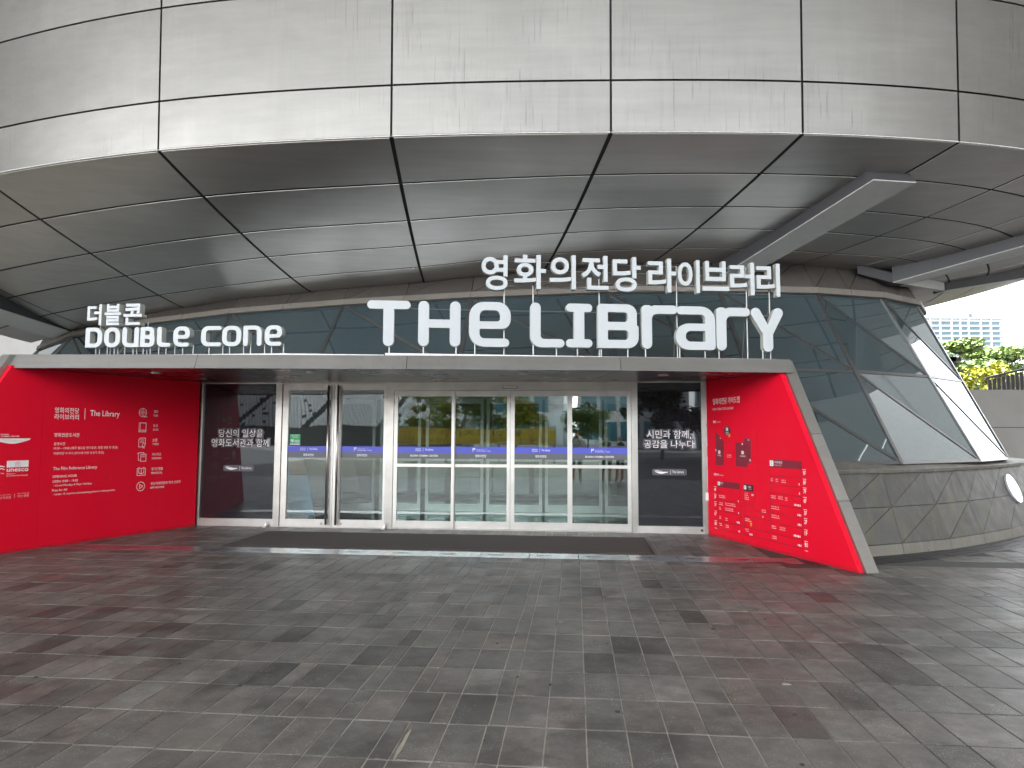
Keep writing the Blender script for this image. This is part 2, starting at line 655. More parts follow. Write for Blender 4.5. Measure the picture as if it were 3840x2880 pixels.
class Flat:
    """flat print in a frame P(s,z,n)"""
    def __init__(s, P, n=0.003):
        s.P, s.n, s.v, s.f = P, n, [], []

    def poly(s, pts):
        k = len(s.v)
        s.v += [tuple(s.P(a, b, s.n)) for a, b in pts]
        s.f.append(tuple(range(k, k + len(pts))))
        return s

    def rect(s, a0, b0, a1, b1):
        return s.poly([(a0, b0), (a1, b0), (a1, b1), (a0, b1)])

    def line(s, p, q, w):
        d = Vector((q[0] - p[0], q[1] - p[1]))
        if d.length < 1e-6:
            return s
        d.normalize()
        o = Vector((-d.y, d.x)) * (w / 2)
        e = d * (w / 2)
        return s.poly([(p[0] - e.x + o.x, p[1] - e.y + o.y), (p[0] - e.x - o.x, p[1] - e.y - o.y),
                       (q[0] + e.x - o.x, q[1] + e.y - o.y), (q[0] + e.x + o.x, q[1] + e.y + o.y)])

    def path(s, pts, w, close=False):
        for i in range(len(pts) - (0 if close else 1)):
            s.line(pts[i], pts[(i + 1) % len(pts)], w)
        return s

    def box(s, a0, b0, a1, b1, w):
        return s.path([(a0, b0), (a1, b0), (a1, b1), (a0, b1)], w, True)

    def disc(s, c, r, ry=None, n=24):
        ry = ry or r
        return s.poly([(c[0] + r * math.cos(2 * math.pi * i / n), c[1] + ry * math.sin(2 * math.pi * i / n)) for i in range(n)])

    def ring(s, c, r, w, n=24):
        for i in range(n):
            t0, t1 = 2 * math.pi * i / n, 2 * math.pi * (i + 1) / n
            s.poly([(c[0] + (r - w / 2) * math.cos(t0), c[1] + (r - w / 2) * math.sin(t0)),
                    (c[0] + (r + w / 2) * math.cos(t0), c[1] + (r + w / 2) * math.sin(t0)),
                    (c[0] + (r + w / 2) * math.cos(t1), c[1] + (r + w / 2) * math.sin(t1)),
                    (c[0] + (r - w / 2) * math.cos(t1), c[1] + (r - w / 2) * math.sin(t1))])
        return s

    def round_rect(s, a0, b0, a1, b1, r, n=5):
        pts = []
        for cx, cy, st in ((a1 - r, b1 - r, 0), (a0 + r, b1 - r, 90), (a0 + r, b0 + r, 180), (a1 - r, b0 + r, 270)):
            for i in range(n + 1):
                t = math.radians(st + 90 * i / n)
                pts.append((cx + r * math.cos(t), cy + r * math.sin(t)))
        return s.poly(pts)

    def build(s, name, mat, parent):
        me = bpy.data.meshes.new(name)
        me.from_pydata(s.v, [], s.f)
        return link_mesh(name, me, mat, parent)


def catmull(pts, t):
    """Catmull-Rom through pts, t in 0..len-1"""
    n = len(pts)
    i = max(0, min(n - 2, int(math.floor(t))))
    f = t - i
    p0 = Vector(pts[i - 1]) if i > 0 else Vector(pts[0]) * 2 - Vector(pts[1])
    p1, p2 = Vector(pts[i]), Vector(pts[i + 1])
    p3 = Vector(pts[i + 2]) if i + 2 < n else p2 * 2 - p1
    return 0.5 * ((2 * p1) + (p2 - p0) * f + (2 * p0 - 5 * p1 + 4 * p2 - p3) * f * f + (3 * p1 - p0 - 3 * p2 + p3) * f ** 3)


# frame of the glazed entrance: a along it, b away from the viewer, z up
FA = math.radians(5.3)
FO = Vector((0, 11.08, 0))
EA = Vector((math.cos(FA), -math.sin(FA), 0))
EB = Vector((math.sin(FA), math.cos(FA), 0))


def fw(a, b, z):
    return FO + EA * a + EB * b + Vector((0, 0, z))


def to_ab(x, y):
    d = Vector((x, y, 0)) - FO
    return d.dot(EA), d.dot(EB)


# ================================================================== GROUND
S = 1500
g = obj('ground', [(-S, -S, -0.05), (S, -S, -0.05), (S, S, -0.05), (-S, S, -0.05)], [(0, 1, 2, 3)], 'plaza_ground')
tag(g, 'dark grey plaza ground reaching out to the horizon', kind='structure')

pav = MB()
_gp = [fw(-16, -40, -0.0045), fw(24, -40, -0.0045), fw(24, 4.0, -0.0045), fw(-16, 4.0, -0.0045)]
pavement = obj('pavement', _gp, [(0, 1, 2, 3)], 'grout')
tag(pavement, 'dark stone paving with pale mortar joints in front of the entrance', kind='structure')

# base of the curved stone wall at floor level (also limits the paving)
WALL_BASE = [(2.6, 8.35), (3.55, 8.50), (4.525, 8.754), (5.553, 9.159), (6.725, 9.791), (7.932, 10.709),
             (8.9, 11.5), (9.9, 12.42), (10.8, 13.42), (11.6, 14.55), (12.25, 15.8), (12.6, 17.2)]


def wall_y(x):
    for (x0, y0), (x1, y1) in zip(WALL_BASE, WALL_BASE[1:]):
        if x0 <= x <= x1:
            return y0 + (y1 - y0) * (x - x0) / (x1 - x0)
    return 1e9


ROWS = [-7.80 + 0.4225 * k for k in range(-14, 13)] + [-2.462]
ROWS2 = [-2.078, -1.66, -1.24, -0.815, -0.39, 0.03]
MIDA = [-0.787, -0.679, -0.466, -0.261, -0.154, 0.052, 0.152, 0.357, 0.561, 0.664]
MIDB = [-0.787, -0.671, -0.573, -0.474, -0.260, -0.152, 0.052, 0.258, 0.358, 0.569, 0.664]


def columns(row):
    mid = MIDB if RND.random() < 0.3 else MIDA
    left = []
    a = mid[0]
    while a > -12.5:
        a -= 0.2068
        left.append(a)
    right = []
    a = mid[-1]
    while a < 14:
        a += 0.2055 if a < 2.6 else (0.306 if (len(right) % 2) else 0.2135)
        right.append(a)
    return left[::-1] + mid + right


def cam_px(p):
    q = cam.matrix_world.inverted() @ Vector(p)
    if q.z > -0.3:
        return None
    return (0.5 + q.x / -q.z * 24 / 36, 0.5 - q.y / -q.z * 24 / 27)


tiles = []
for rows in (ROWS, ROWS2):
    for b0, b1 in zip(rows, rows[1:]):
        cols = columns(b0)
        for a0, a1 in zip(cols, cols[1:]):
            c = fw((a0 + a1) / 2, (b0 + b1) / 2, 0)
            if c.x > 3.3 and c.y > wall_y(c.x) - 0.40:
                continue
            if rows is ROWS2 and not (-7.4 < (a0 + a1) / 2 < 3.5 or c.x > 3.9):
                continue
            tiles.append((a0, a1, b0, b1, c))
# right of the portal the paving runs on up to the wall
for k in range(0, 6):
    b0, b1 = 0.03 + 0.4225 * k, 0.03 + 0.4225 * (k + 1)
    cols = columns(b0)
    for a0, a1 in zip(cols, cols[1:]):
        c = fw((a0 + a1) / 2, (b0 + b1) / 2, 0)
        if c.x > 4.5 and c.y < wall_y(c.x) - 0.40:
            tiles.append((a0, a1, b0, b1, c))

scored = []
for t in tiles:
    p = cam_px(t[4])
    area = 0.0
    if p and -0.02 < p[0] < 1.02 and 0 < p[1] < 1.03:
        q = [cam_px(fw(a, b, 0)) for a, b in ((t[0], t[2]), (t[1], t[2]), (t[1], t[3]), (t[0], t[3]))]
        if all(q):
            area = 0.5 * abs(sum(q[i][0] * q[(i + 1) % 4][1] - q[(i + 1) % 4][0] * q[i][1] for i in range(4)))
    scored.append((area, t))
scored.sort(key=lambda s: -s[0])
JG = 0.0042


def tile_shape(w, d):
    """top chamfered stone, local centre at top"""
    hx, hy, c = w / 2 - JG * 0.85, d / 2 - JG * 1.35, 0.002
    vs = []
    for z, k in ((0, c), (-c, 0), (-0.03, 0)):
        vs += [(-hx + k, -hy + k, z), (hx - k, -hy + k, z), (hx - k, hy - k, z), (-hx + k, hy - k, z)]
    fs = [(0, 1, 2, 3)]
    for k in (0, 4):
        fs += [(k + i, k + 4 + i, k + 4 + (i + 1) % 4, k + (i + 1) % 4) for i in range(4)]
    return vs, fs


tile_mesh = {}
jt = MB()
for idx, (area, (a0, a1, b0, b1, c)) in enumerate(scored):
    w, d = round(a1 - a0, 3), round(b1 - b0, 3)
    dz = RND.uniform(-0.0012, 0.0008)
    if idx < 300:
        key = (w, d)
        if key not in tile_mesh:
            vs, fs = tile_shape(w, d)
            me = bpy.data.meshes.new('paving_stone')
            me.from_pydata(vs, [], fs)
            me.materials.append(MATS['paving_single'])
            tile_mesh[key] = me
        o = bpy.data.objects.new('paving_stone', tile_mesh[key])
        COL.objects.link(o)
        o.parent = pavement
        o.location = (c.x, c.y, dz)
        o.rotation_euler = (RND.uniform(-0.003, 0.003), RND.uniform(-0.003, 0.003), -FA + RND.uniform(-0.004, 0.004))
    else:
        vs, fs = tile_shape(w, d)
        jt.add([fw(0, 0, 0) - FO + c + EA * x + EB * y + Vector((0, 0, z + dz)) for x, y, z in vs], fs)
o = jt.build('paving_stones_beyond', 'paving_joined', pavement)
o['kind'] = 'stuff'

# trodden gum and paint specks lying on the stones
wear = random.Random(5)
sp_ = MB()
for _ in range(90):
    a_, b_ = wear.uniform(-5, 5), wear.uniform(-7.7, -2.6)
    r_ = wear.uniform(0.006, 0.016)
    ring0 = [fw(a_ + r_ * math.cos(t * 0.785) * wear.uniform(0.7, 1.2), b_ + r_ * math.sin(t * 0.785) * wear.uniform(0.7, 1.2), 0.0022) for t in range(8)]
    sp_.prism(ring0, (0, 0, -0.004))
o = sp_.build('gum_spots', 'gum', pavement)
o['kind'] = 'stuff'
sm_ = MB()
for a_, b_, w_, d_ in ((-3.55, -6.62, 0.20, 0.07), (0.18, -7.62, 0.012, 0.20), (-3.2, -6.85, 0.03, 0.02), (2.3, -6.6, 0.03, 0.02), (0.9, -5.35, 0.015, 0.015)):
    n_ = 14
    sm_.prism([fw(a_ + w_ * math.cos(t * 2 * math.pi / n_) * wear.uniform(0.6, 1.1), b_ + d_ * math.sin(t * 2 * math.pi / n_) * wear.uniform(0.6, 1.1), 0.0018) for t in range(n_)], (0, 0, -0.003))
o = sm_.build('mortar_smears', 'mortar', pavement)
o['kind'] = 'stuff'

# drain channel across the mouth of the portal
drain = obj('drain_channel', [fw(-7.0, -2.458, -0.0032), fw(3.75, -2.458, -0.0032), fw(3.75, -2.082, -0.0032), fw(-7.0, -2.082, -0.0032)], [(0, 1, 2, 3)], 'joint_black')
tag(drain, 'strip of smooth drain covers across the mouth of the entrance', kind='structure')
a = -7.0
while a < 3.7:
    mb = MB().box(a + 0.003, min(a + 0.62, 3.75) - 0.003, -2.455, -2.085, -0.03, RND.uniform(-0.0015, 0.0005), fw)
    cv = mb.build('cover', 'drain_stone', drain)
    sl = MB()
    for k in range(6):
        sl.box(a + 0.10 + 0.035 * k, a + 0.115 + 0.035 * k, -2.30, -2.24, 0.0006, 0.0018, fw)
    sl.build('slot', 'grating', cv)
    a += 0.62

# doormat
mat_t = thing('doormat', fw(-0.86, -1.3, 0), 'long dark brown doormat lying in front of the sliding doors', 'doormat')
MB().box(-3.72, 2.0, -1.98, -0.62, 0.001, 0.013, fw).build('pile', 'mat_pile', mat_t)
mb = MB()
for q in ((-3.76, 2.04, -2.02, -1.98), (-3.76, 2.04, -0.62, -0.58), (-3.76, -3.72, -1.98, -0.62), (2.0, 2.04, -1.98, -0.62)):
    mb.box(*q, 0.001, 0.008, fw)
mb.build('rubber_edge', 'mat_rubber', mat_t)


# ================================================================== CONE BUILDING
cone = thing('cone_building', (2.0, 17.0, 0), 'flared round building of triangular glass panes on a grey stone base', 'building')
#          top of glass (z 3.85)   bottom of glass (z 1.16)
MER = [((-13.2, 18.9), (-15.0, 17.9)), ((-10.6, 16.3), (-12.0, 15.1)), ((-7.9, 14.45), (-9.0, 13.0)), ((-5.45, 13.12), (-6.3, 11.6)),
       ((-3.06, 12.2), (-3.65, 10.55)), ((-0.70, 11.5), (-1.0, 9.8)), ((1.55, 11.02), (1.55, 9.3)), ((3.35, 10.9), (3.62, 9.2)),
       ((4.965, 11.03), (5.42, 9.55)), ((6.22, 11.37), (7.34, 10.75)), ((7.2, 12.0), (8.65, 11.95)), ((7.85, 12.9), (9.5, 13.5)),
       ((8.2, 14.1), (9.9, 15.3)), ((8.2, 15.6), (9.8, 17.4)), ((7.7, 17.3), (9.0, 19.6))]
ZU, ZL = 3.85, 1.16


def glass_pt(k, v):
    """v 0 at the sill, 1 at the head"""
    (ux, uy), (lx, ly) = MER[k]
    return Vector((lx + (ux - lx) * v, ly + (uy - ly) * v, ZL + (ZU - ZL) * v))


axis = Vector((1.0, 19.0, 0))


def outw(p):
    d = Vector((p.x - axis.x, p.y - axis.y, 0)).normalized()
    return d + Vector((0, 0, 0.5))


def bar(name, p, q, w, proud, back, mat, parent):
    """mullion: box along p-q, facing outwards"""
    p, q = Vector(p), Vector(q)
    d = (q - p).normalized()
    n = outw((p + q) / 2)
    n = (n - d * n.dot(d)).normalized()
    s_ = d.cross(n)
    mb = MB()
    vs = []
    for c in (p, q):
        for sx, sn in ((-1, -back), (1, -back), (1, proud), (-1, proud)):
            vs.append(c + s_ * (sx * w / 2) + n * sn)
    mb.add(vs, [(0, 1, 2, 3), (7, 6, 5, 4), (0, 4, 5, 1), (1, 5, 6, 2), (2, 6, 7, 3), (3, 7, 4, 0)])
    return mb.build(name, mat, parent)


ROWV = [0.0, 0.5, 1.0]
for k in range(len(MER) - 1):
    for r in (0, 1):
        if r == 0 and 3 <= k <= 6:
            continue                      # the portal takes this place
        A, B = glass_pt(k, ROWV[r]), glass_pt(k + 1, ROWV[r])
        C, D = glass_pt(k + 1, ROWV[r + 1]), glass_pt(k, ROWV[r + 1])
        for tri in ((A, B, D), (B, C, D)):
            ctr = (tri[0] + tri[1] + tri[2]) / 3
            slab('pane', tri, 0.022, 0.02, 'cone_glass', cone, outw(ctr))
        bar('mullion', D, B, 0.05, 0.012, 0.06, 'mullion_metal', cone)
        bar('mullion', A, D, 0.06, 0.014, 0.07, 'mullion_metal', cone)
        bar('mullion', D, C, 0.05, 0.010, 0.06, 'mullion_metal', cone)
        if r == 0:
            bar('mullion', A, B, 0.05, 0.010, 0.06, 'mullion_metal', cone)

# dark inside behind the panes
inner = MB()
n = len(MER)
vs = []
for k in range(n):
    for v in (0.0, 1.0):
        p = glass_pt(k, v)
        vs.append(p - outw(p).normalized() * 0.22)
fs = []
for k in range(n - 1):
    if 3 <= k <= 6:
        continue
    fs.append((2 * k, 2 * k + 2, 2 * k + 3, 2 * k + 1))
obj('lining', vs, fs, 'interior_dark', cone)

# stone base : joints measured on the wall
BASE_BOT = [(3.84, 8.62), (4.30, 8.745), (5.116, 9.068), (6.012, 9.492), (6.824, 10.007), (7.615, 10.548), (8.50, 11.25),
            (9.45, 12.10), (10.35, 13.10), (11.15, 14.25), (11.80, 15.5), (12.2, 16.9)]
BASE_TOP = [(3.78, 8.86), (4.20, 8.97), (4.98, 9.25), (5.75, 9.62), (6.52, 10.13), (7.22, 10.68), (8.08, 11.36),
            (9.02, 12.22), (9.90, 13.22), (10.68, 14.36), (11.3, 15.6), (11.7, 17.0)]
base_part = MB()
bb = []
for (x0, y0), (x1, y1) in zip(BASE_BOT, BASE_TOP):
    d = Vector((x0 - axis.x, y0 - axis.y, 0)).normalized() * 0.03
    bb += [Vector((x0, y0, -0.02)) - d, Vector((x1, y1, 1.06)) - d]
base_wall = obj('base_wall', bb, [(2 * i, 2 * i + 2, 2 * i + 3, 2 * i + 1) for i in range(len(BASE_BOT) - 1)], 'seam_grey', cone)


def base_pt(k, v):
    (x0, y0), (x1, y1) = BASE_BOT[k], BASE_TOP[k]
    return Vector((x0 + (x1 - x0) * v, y0 + (y1 - y0) * v, 0.13 + 0.92 * v))


for k in range(len(BASE_BOT) - 1):
    for v0, v1 in ((0.0, 0.5), (0.5, 1.0)):
        A, B, C, D = base_pt(k, v0), base_pt(k + 1, v0), base_pt(k + 1, v1), base_pt(k, v1)
        for tri in ((A, B, C), (A, C, D)):
            slab('stone_slab', tri, 0.0022, 0.04, 'base_stone', base_wall, outw((tri[0] + tri[1] + tri[2]) / 3), RND.uniform(-0.002, 0.003))
    # plinth course
    A, B = base_pt(k, 0), base_pt(k + 1, 0)
    a_, b_ = Vector((A.x, A.y, -0.02)), Vector((B.x, B.y, -0.02))
    o_ = outw(A) * 1
    o_.z = 0
    a_ += o_ * 0.03
    b_ += o_ * 0.03
    slab('plinth_stone', (a_, b_, B, A), 0.004, 0.05, 'ledge_stone', base_wall, outw(A), 0.004)
    # sloping ledge under the glass
    ko = k
    P1, P2 = base_pt(k, 1), base_pt(k + 1, 1)
    o1, o2 = outw(P1), outw(P2)
    o1.z = o2.z = 0
    q1, q2 = P1 + o1 * 0.05 + Vector((0, 0, 0.03)), P2 + o2 * 0.05 + Vector((0, 0, 0.03))
    w1, w2 = 0.26 + 0.28 * max(0, k - 5), 0.26 + 0.28 * max(0, k - 4)
    r1, r2 = P1 - o1 * w1 + Vector((0, 0, 0.12)), P2 - o2 * w2 + Vector((0, 0, 0.12))
    slab('ledge_stone', (q1, q2, r2, r1), 0.003, 0.05, 'ledge_stone', base_wall, (0, 0, 1))

# oval white disc set into the base stone near the right edge of view
mb = MB()
k = 5
P = base_pt(k, 0.60) * 0.06 + base_pt(k + 1, 0.60) * 0.94
t1 = (base_pt(k + 1, 0.5) - base_pt(k, 0.5)).normalized()
t2 = (base_pt(k, 1) - base_pt(k, 0)).normalized()
nn = t1.cross(t2).normalized()
if nn.dot(outw(P)) < 0: nn = -nn
t2 = nn.cross(t1)
ring_ = [P + nn * 0.035 + t1 * (0.23 * math.cos(i * math.pi / 20)) + t2 * (0.24 * math.sin(i * math.pi / 20)) for i in range(40)]
MB().prism(ring_, -nn * 0.03).build('round_light_cover', 'oval_white', cone)

# head trim and stone frieze above the glass
for k in range(len(MER) - 1):
    A, B = glass_pt(k, 1), glass_pt(k + 1, 1)
    oa, ob = outw(A), outw(B)
    oa.z = ob.z = 0
    for h in range(2):
        f0, f1 = h / 2, (h + 1) / 2
        p0, p1 = A.lerp(B, f0) + oa.lerp(ob, f0) * 0.07, A.lerp(B, f1) + oa.lerp(ob, f1) * 0.07
        up = Vector((0, 0, 0.11))
        slab('head_trim', (p0, p1, p1 + up - oa * 0.02, p0 + up - oa * 0.02), 0.003, 0.14, 'head_trim_stone', cone, oa)
    za = Vector((0, 0, 0.10))
    m = 2
    for h in range(m):
        f0, f1 = h / m, (h + 1) / m
        p0, p1 = A.lerp(B, f0) + za, A.lerp(B, f1) + za
        i0, i1 = oa.lerp(ob, f0), oa.lerp(ob, f1)
        q0, q1 = p0 - i0 * 0.30 + Vector((0, 0, 0.58)), p1 - i1 * 0.30 + Vector((0, 0, 0.58))
        for tri in ((p0, p1, q1), (p0, q1, q0)):
            slab('frieze_slab', tri, 0.004, 0.03, 'frieze_stone', cone, oa, RND.uniform(-0.002, 0.002))
vs, fs = [], []
for k in range(len(MER)):
    A = glass_pt(k, 1)
    oa = outw(A)
    oa.z = 0
    vs += [A - oa * 0.05 + Vector((0, 0, 0.0)), A - oa * 0.36 + Vector((0, 0, 0.70))]
for k in range(len(MER) - 1):
    fs.append((2 * k, 2 * k + 2, 2 * k + 3, 2 * k + 1))
obj('frieze_backing', vs, fs, 'joint_black', cone)

# slotted gutter along the foot of the stone wall
gut = MB()
gv = []
for x, y in WALL_BASE:
    d = Vector((x - axis.x, y - axis.y, 0)).normalized()
    gv.append((Vector((x, y, 0)), d))
gutter = None
vs = []
for p, d in gv:
    vs += [p + d * 0.02 + Vector((0, 0, -0.0025)), p + d * 0.38 + Vector((0, 0, -0.0025))]
gutter = obj('gutter', vs, [(2 * i, 2 * i + 1, 2 * i + 3, 2 * i + 2) for i in range(len(gv) - 1)], 'joint_black')
tag(gutter, 'dark slotted gutter curving along the foot of the stone wall', kind='structure')
for lo, hi in ((0.03, 0.13), (0.145, 0.245), (0.26, 0.36)):
    for i in range(len(gv) - 1):
        (p, d), (q, e) = gv[i], gv[i + 1]
        for h in range(2):
            f0, f1 = h / 2 + 0.01, (h + 1) / 2 - 0.01
            a_, b_ = p.lerp(q, f0), p.lerp(q, f1)
            da, db = d.lerp(e, f0), d.lerp(e, f1)
            MB().prism([a_ + da * lo, a_ + da * hi, b_ + db * hi, b_ + db * lo], (0, 0, -0.02)).build('grating_bar', 'grating', gutter)


# ================================================================== RAMP
ramp = thing('ramp', (1.0, 9.0, 4.2), 'elevated ramp clad in brushed metal panels curving over the entrance', 'ramp')
OUT = [(-14.62, 13.22, 5.19), (-11.0, 11.06, 5.19), (-7.66, 9.56, 5.19), (-4.62, 8.63, 5.19), (-1.51, 8.19, 5.19), (1.19, 8.05, 5.19),
       (3.53, 8.06, 5.19), (5.58, 8.28, 5.19), (7.25, 8.72, 5.19), (8.72, 9.55, 5.20), (10.1, 10.8, 5.22), (11.25, 12.4, 5.25),
       (12.0, 14.3, 5.28), (12.3, 16.2, 5.30), (11.9, 18.2, 5.30), (10.8, 20.0, 5.30)]
INN = [(-13.2, 18.6, 4.00), (-9.95, 16.0, 4.03), (-6.75, 14.2, 4.10), (-3.73, 12.8, 4.16), (-1.57, 12.05, 4.20), (0.53, 11.45, 4.32),
       (2.25, 11.25, 4.37), (3.50, 11.22, 4.37), (4.58, 11.35, 4.36), (5.62, 11.45, 4.36), (6.45, 11.75, 4.34), (7.15, 12.35, 4.31),
       (7.75, 13.3, 4.30), (8.10, 14.7, 4.30), (8.0, 16.3, 4.30), (7.4, 17.9, 4.30)]


def soffit(u, v, d):
    a, b = catmull(OUT, u), catmull(INN, u)
    p = a.lerp(b, v)
    # the sheet is flatter inside and steepens towards its outer lip
    z = b.z + (a.z - b.z) * max(0.0, 1 - v) ** 1.35
    return Vector((p.x, p.y, z + d))


def fascia(u, h, d):
    """h above the lip"""
    p = catmull(OUT, u)
    q = catmull(OUT, min(u + 0.02, len(OUT) - 1)) - catmull(OUT, max(0, u - 0.02))
    nrm = Vector((q.y, -q.x, 0)).normalized()
    return p + nrm * (0.03 * h - d) + Vector((0, 0, h))


def ulen(u0, u1):
    return (catmull(OUT, u1) - catmull(OUT, u0)).length


NS = len(OUT)
SV = [0.0, 0.215, 0.43, 0.605, 0.79, 1.0]
back = MB()
for k in range(NS - 1):
    L = ulen(k, k + 1)
    gp = 0.028 / L
    for j in range(5):
        gv_ = 0.021 / 4.3
        patch('soffit_panel', soffit, k + gp, k + 1 - gp, SV[j] + gv_, SV[j + 1] - gv_, 8, 2, 0.008, 'soffit_metal', ramp)
    for z0, z1 in ((0.022, 0.642), (0.668, 1.895), (1.92, 3.2)):
        patch('fascia_panel', fascia, k + gp * 0.5, k + 1 - gp * 0.5, z0, z1, 8, 1, 0.035, 'fascia_metal', ramp)
    patch('edge_lip', lambda u, z, d: fascia(u, z, d - 0.006), k + gp * 0.3, k + 1 - gp * 0.3, 0.004, 0.015, 8, 1, 0.03, 'lip_paint', ramp)
patch('soffit_backing', lambda u, v, d: soffit(u, v, d + 0.010), 0, NS - 1, 0.004, 1, 120, 6, 0.03, 'joint_black', ramp)
patch('fascia_backing', lambda u, z, d: fascia(u, z, d + 0.04), 0, NS - 1, 0.0, 3.19, 120, 1, 0.05, 'joint_black', ramp)
patch('deck', lambda u, v, d: soffit(u, v, d + 0.9), 0, NS - 1, 0.02, 1.1, 60, 4, 0.1, 'concrete_grey', ramp)


def beam(name, pts_bottom, ztop, mat_side, mat_under, parent):
    """box girder: four bottom corners (outer-left, outer-right, inner-right, inner-left)"""
    b = [Vector(p) for p in pts_bottom]
    mb = MB()
    t = [Vector((p.x, p.y, zt)) for p, zt in zip(b, ztop)]
    o0 = (b[0] - b[3]).normalized() * -0.16
    t[0] += Vector((o0.x, o0.y, 0))
    t[1] += Vector((o0.x, o0.y, 0))
    lift = Vector((0, 0, 0.012))
    mb.add([p + lift for p in b] + t, [(3, 2, 1, 0), (0, 1, 5, 4), (1, 2, 6, 5), (2, 3, 7, 6), (3, 0, 4, 7)])
    o = mb.build(name, mat_side, parent)
    q, _ = inset_poly(b, 0.004)
    MB().prism(q, (0, 0, 0.011)).build('underside_face', mat_under, o)
    return o


beam('beam', [(4.69, 8.65, 4.85), (5.31, 8.74, 4.85), (3.72, 11.25, 4.07), (3.30, 11.20, 4.07)], (5.10, 5.10, 4.38, 4.38), 'beam_dark', 'beam_pale', ramp)
beam('beam', [(9.05, 10.53, 4.81), (9.46, 11.20, 4.81), (6.75, 11.54, 4.125), (6.44, 11.40, 4.125)], (5.03, 5.03, 4.40, 4.40), 'beam_dark', 'beam_pale', ramp)
beam('beam', [(11.0, 13.03, 4.78), (10.95, 13.33, 4.78), (8.06, 12.90, 4.25), (8.10, 12.60, 4.25)], (5.15, 5.15, 4.50, 4.50), 'beam_dark', 'beam_pale', ramp)
beam('beam', [(-11.6, 12.0, 4.2), (-10.6, 11.7, 4.2), (-10.75, 17.4, 3.95), (-11.9, 18.0, 3.95)], (4.9, 4.9, 4.1, 4.1), 'beam_dark', 'beam_pale', ramp)
MB().prism([(6.44, 11.40, 4.13), (6.75, 11.54, 4.13), (6.5, 11.95, 4.13), (5.80, 11.30, 4.26)], (0, 0, 0.16)).build('bracket', 'beam_dark', ramp)
MB().prism([(6.76, 11.54, 4.13), (8.09, 12.60, 4.26), (8.02, 12.72, 4.26), (6.70, 11.66, 4.13)], (0, 0, 0.16)).build('cross_beam', 'beam_pale', ramp)


# ================================================================== PORTAL
portal = thing('entrance_portal', (-1.4, 9.5, 0), 'flared entrance portal with red side walls under a grey metal canopy', 'portal')
PR0, PR1 = Vector((3.062, 10.70, 0)), Vector((3.87, 7.70, 0))
PL0, PL1 = Vector((-6.95, 7.45, 0)), Vector((-5.26, 11.45, 0))
dR = (PR1 - PR0).normalized()
nR = Vector((dR.y, -dR.x, 0))       # towards the inside (left)
dL = (PL1 - PL0).normalized()
nL = Vector((dL.y, -dL.x, 0))       # towards the inside (right)
if nR.x > 0: nR = -nR
if nL.x < 0: nL = -nL


def PRF(s, z, n=0.003):
    return PR0 + dR * s + nR * n + Vector((0, 0, z))


def PLF(s, z, n=0.003):
    return PL0 + dL * s + nL * n + Vector((0, 0, z))


LR = (PR1 - PR0).length


def wall_red(F, polys, name='side_wall'):
    w = None
    for i, poly in enumerate(polys):
        pts = [F(s, z, 0.0) for s, z in poly]
        off = F(0, 0, -0.07) - F(0, 0, 0)
        mb = MB().prism(pts, off)
        if w is None:
            w = mb.build(name, 'red_panel', portal)
        else:
            mb.build('wall_sheet', 'red_panel', w)
    return w


SEAM = 1.262
wallR = wall_red(PRF, [[(-0.02, -0.01), (SEAM - 0.0015, -0.01), (SEAM - 0.0015, 2.385), (-0.02, 2.385)],
                       [(SEAM + 0.0015, -0.01), (3.09, -0.01), (1.80, 2.352), (1.80, 2.385), (SEAM + 0.0015, 2.385)]])
wallR['label'] = 'red side wall printed with a guide map'
SEAML = 1.80
wallL = wall_red(PLF, [[(SEAML + 0.0015, -0.01), (4.36, -0.01), (4.36, 2.385), (SEAML + 0.0015, 2.385)],
                       [(0.06, -0.01), (SEAML - 0.0015, -0.01), (SEAML - 0.0015, 2.385), (1.36, 2.385), (1.36, 2.352)]])
wallL['label'] = 'red side wall printed with library opening hours'


# slanted metal edge, in three lengths with joints
def slant(F, s_bot, s_top, ztop, sign, cuts, parent):
    zs = [0.0] + cuts + [ztop]
    for i in range(len(zs) - 1):
        z0, z1 = zs[i] + 0.003, zs[i + 1] - 0.003
        f = lambda z: s_bot + (s_top - s_bot) * z / ztop
        w = 0.32 * sign
        pts = [(f(z0), z0), (f(z1), z1), (f(z1) - w, z1), (f(z0) - w, z0)]
        MB().prism([F(s, z, -0.072) for s, z in pts], F(0, 0, -0.235) - F(0, 0, -0.072)).build('edge_trim', 'trim_metal', parent)


slant(PRF, 3.125, 1.745, 2.53, 1, [0.76, 1.55], portal)
slant(PLF, 0.02, 1.385, 2.53, -1, [0.76, 1.55], portal)
# outside cladding of both side walls
MB().prism([PRF(s, z, -0.075) for s, z in ((0, 0), (2.80, 0), (1.42, 2.52), (0, 2.52))], PRF(0, 0, -0.19) - PRF(0, 0, -0.075)).build('outer_cladding', 'portal_metal', portal)
MB().prism([PLF(s, z, -0.075) for s, z in ((0.35, 0), (4.34, 0), (4.34, 2.52), (1.71, 2.52))], PLF(0, 0, -0.19) - PLF(0, 0, -0.075)).build('outer_cladding', 'portal_metal', portal)

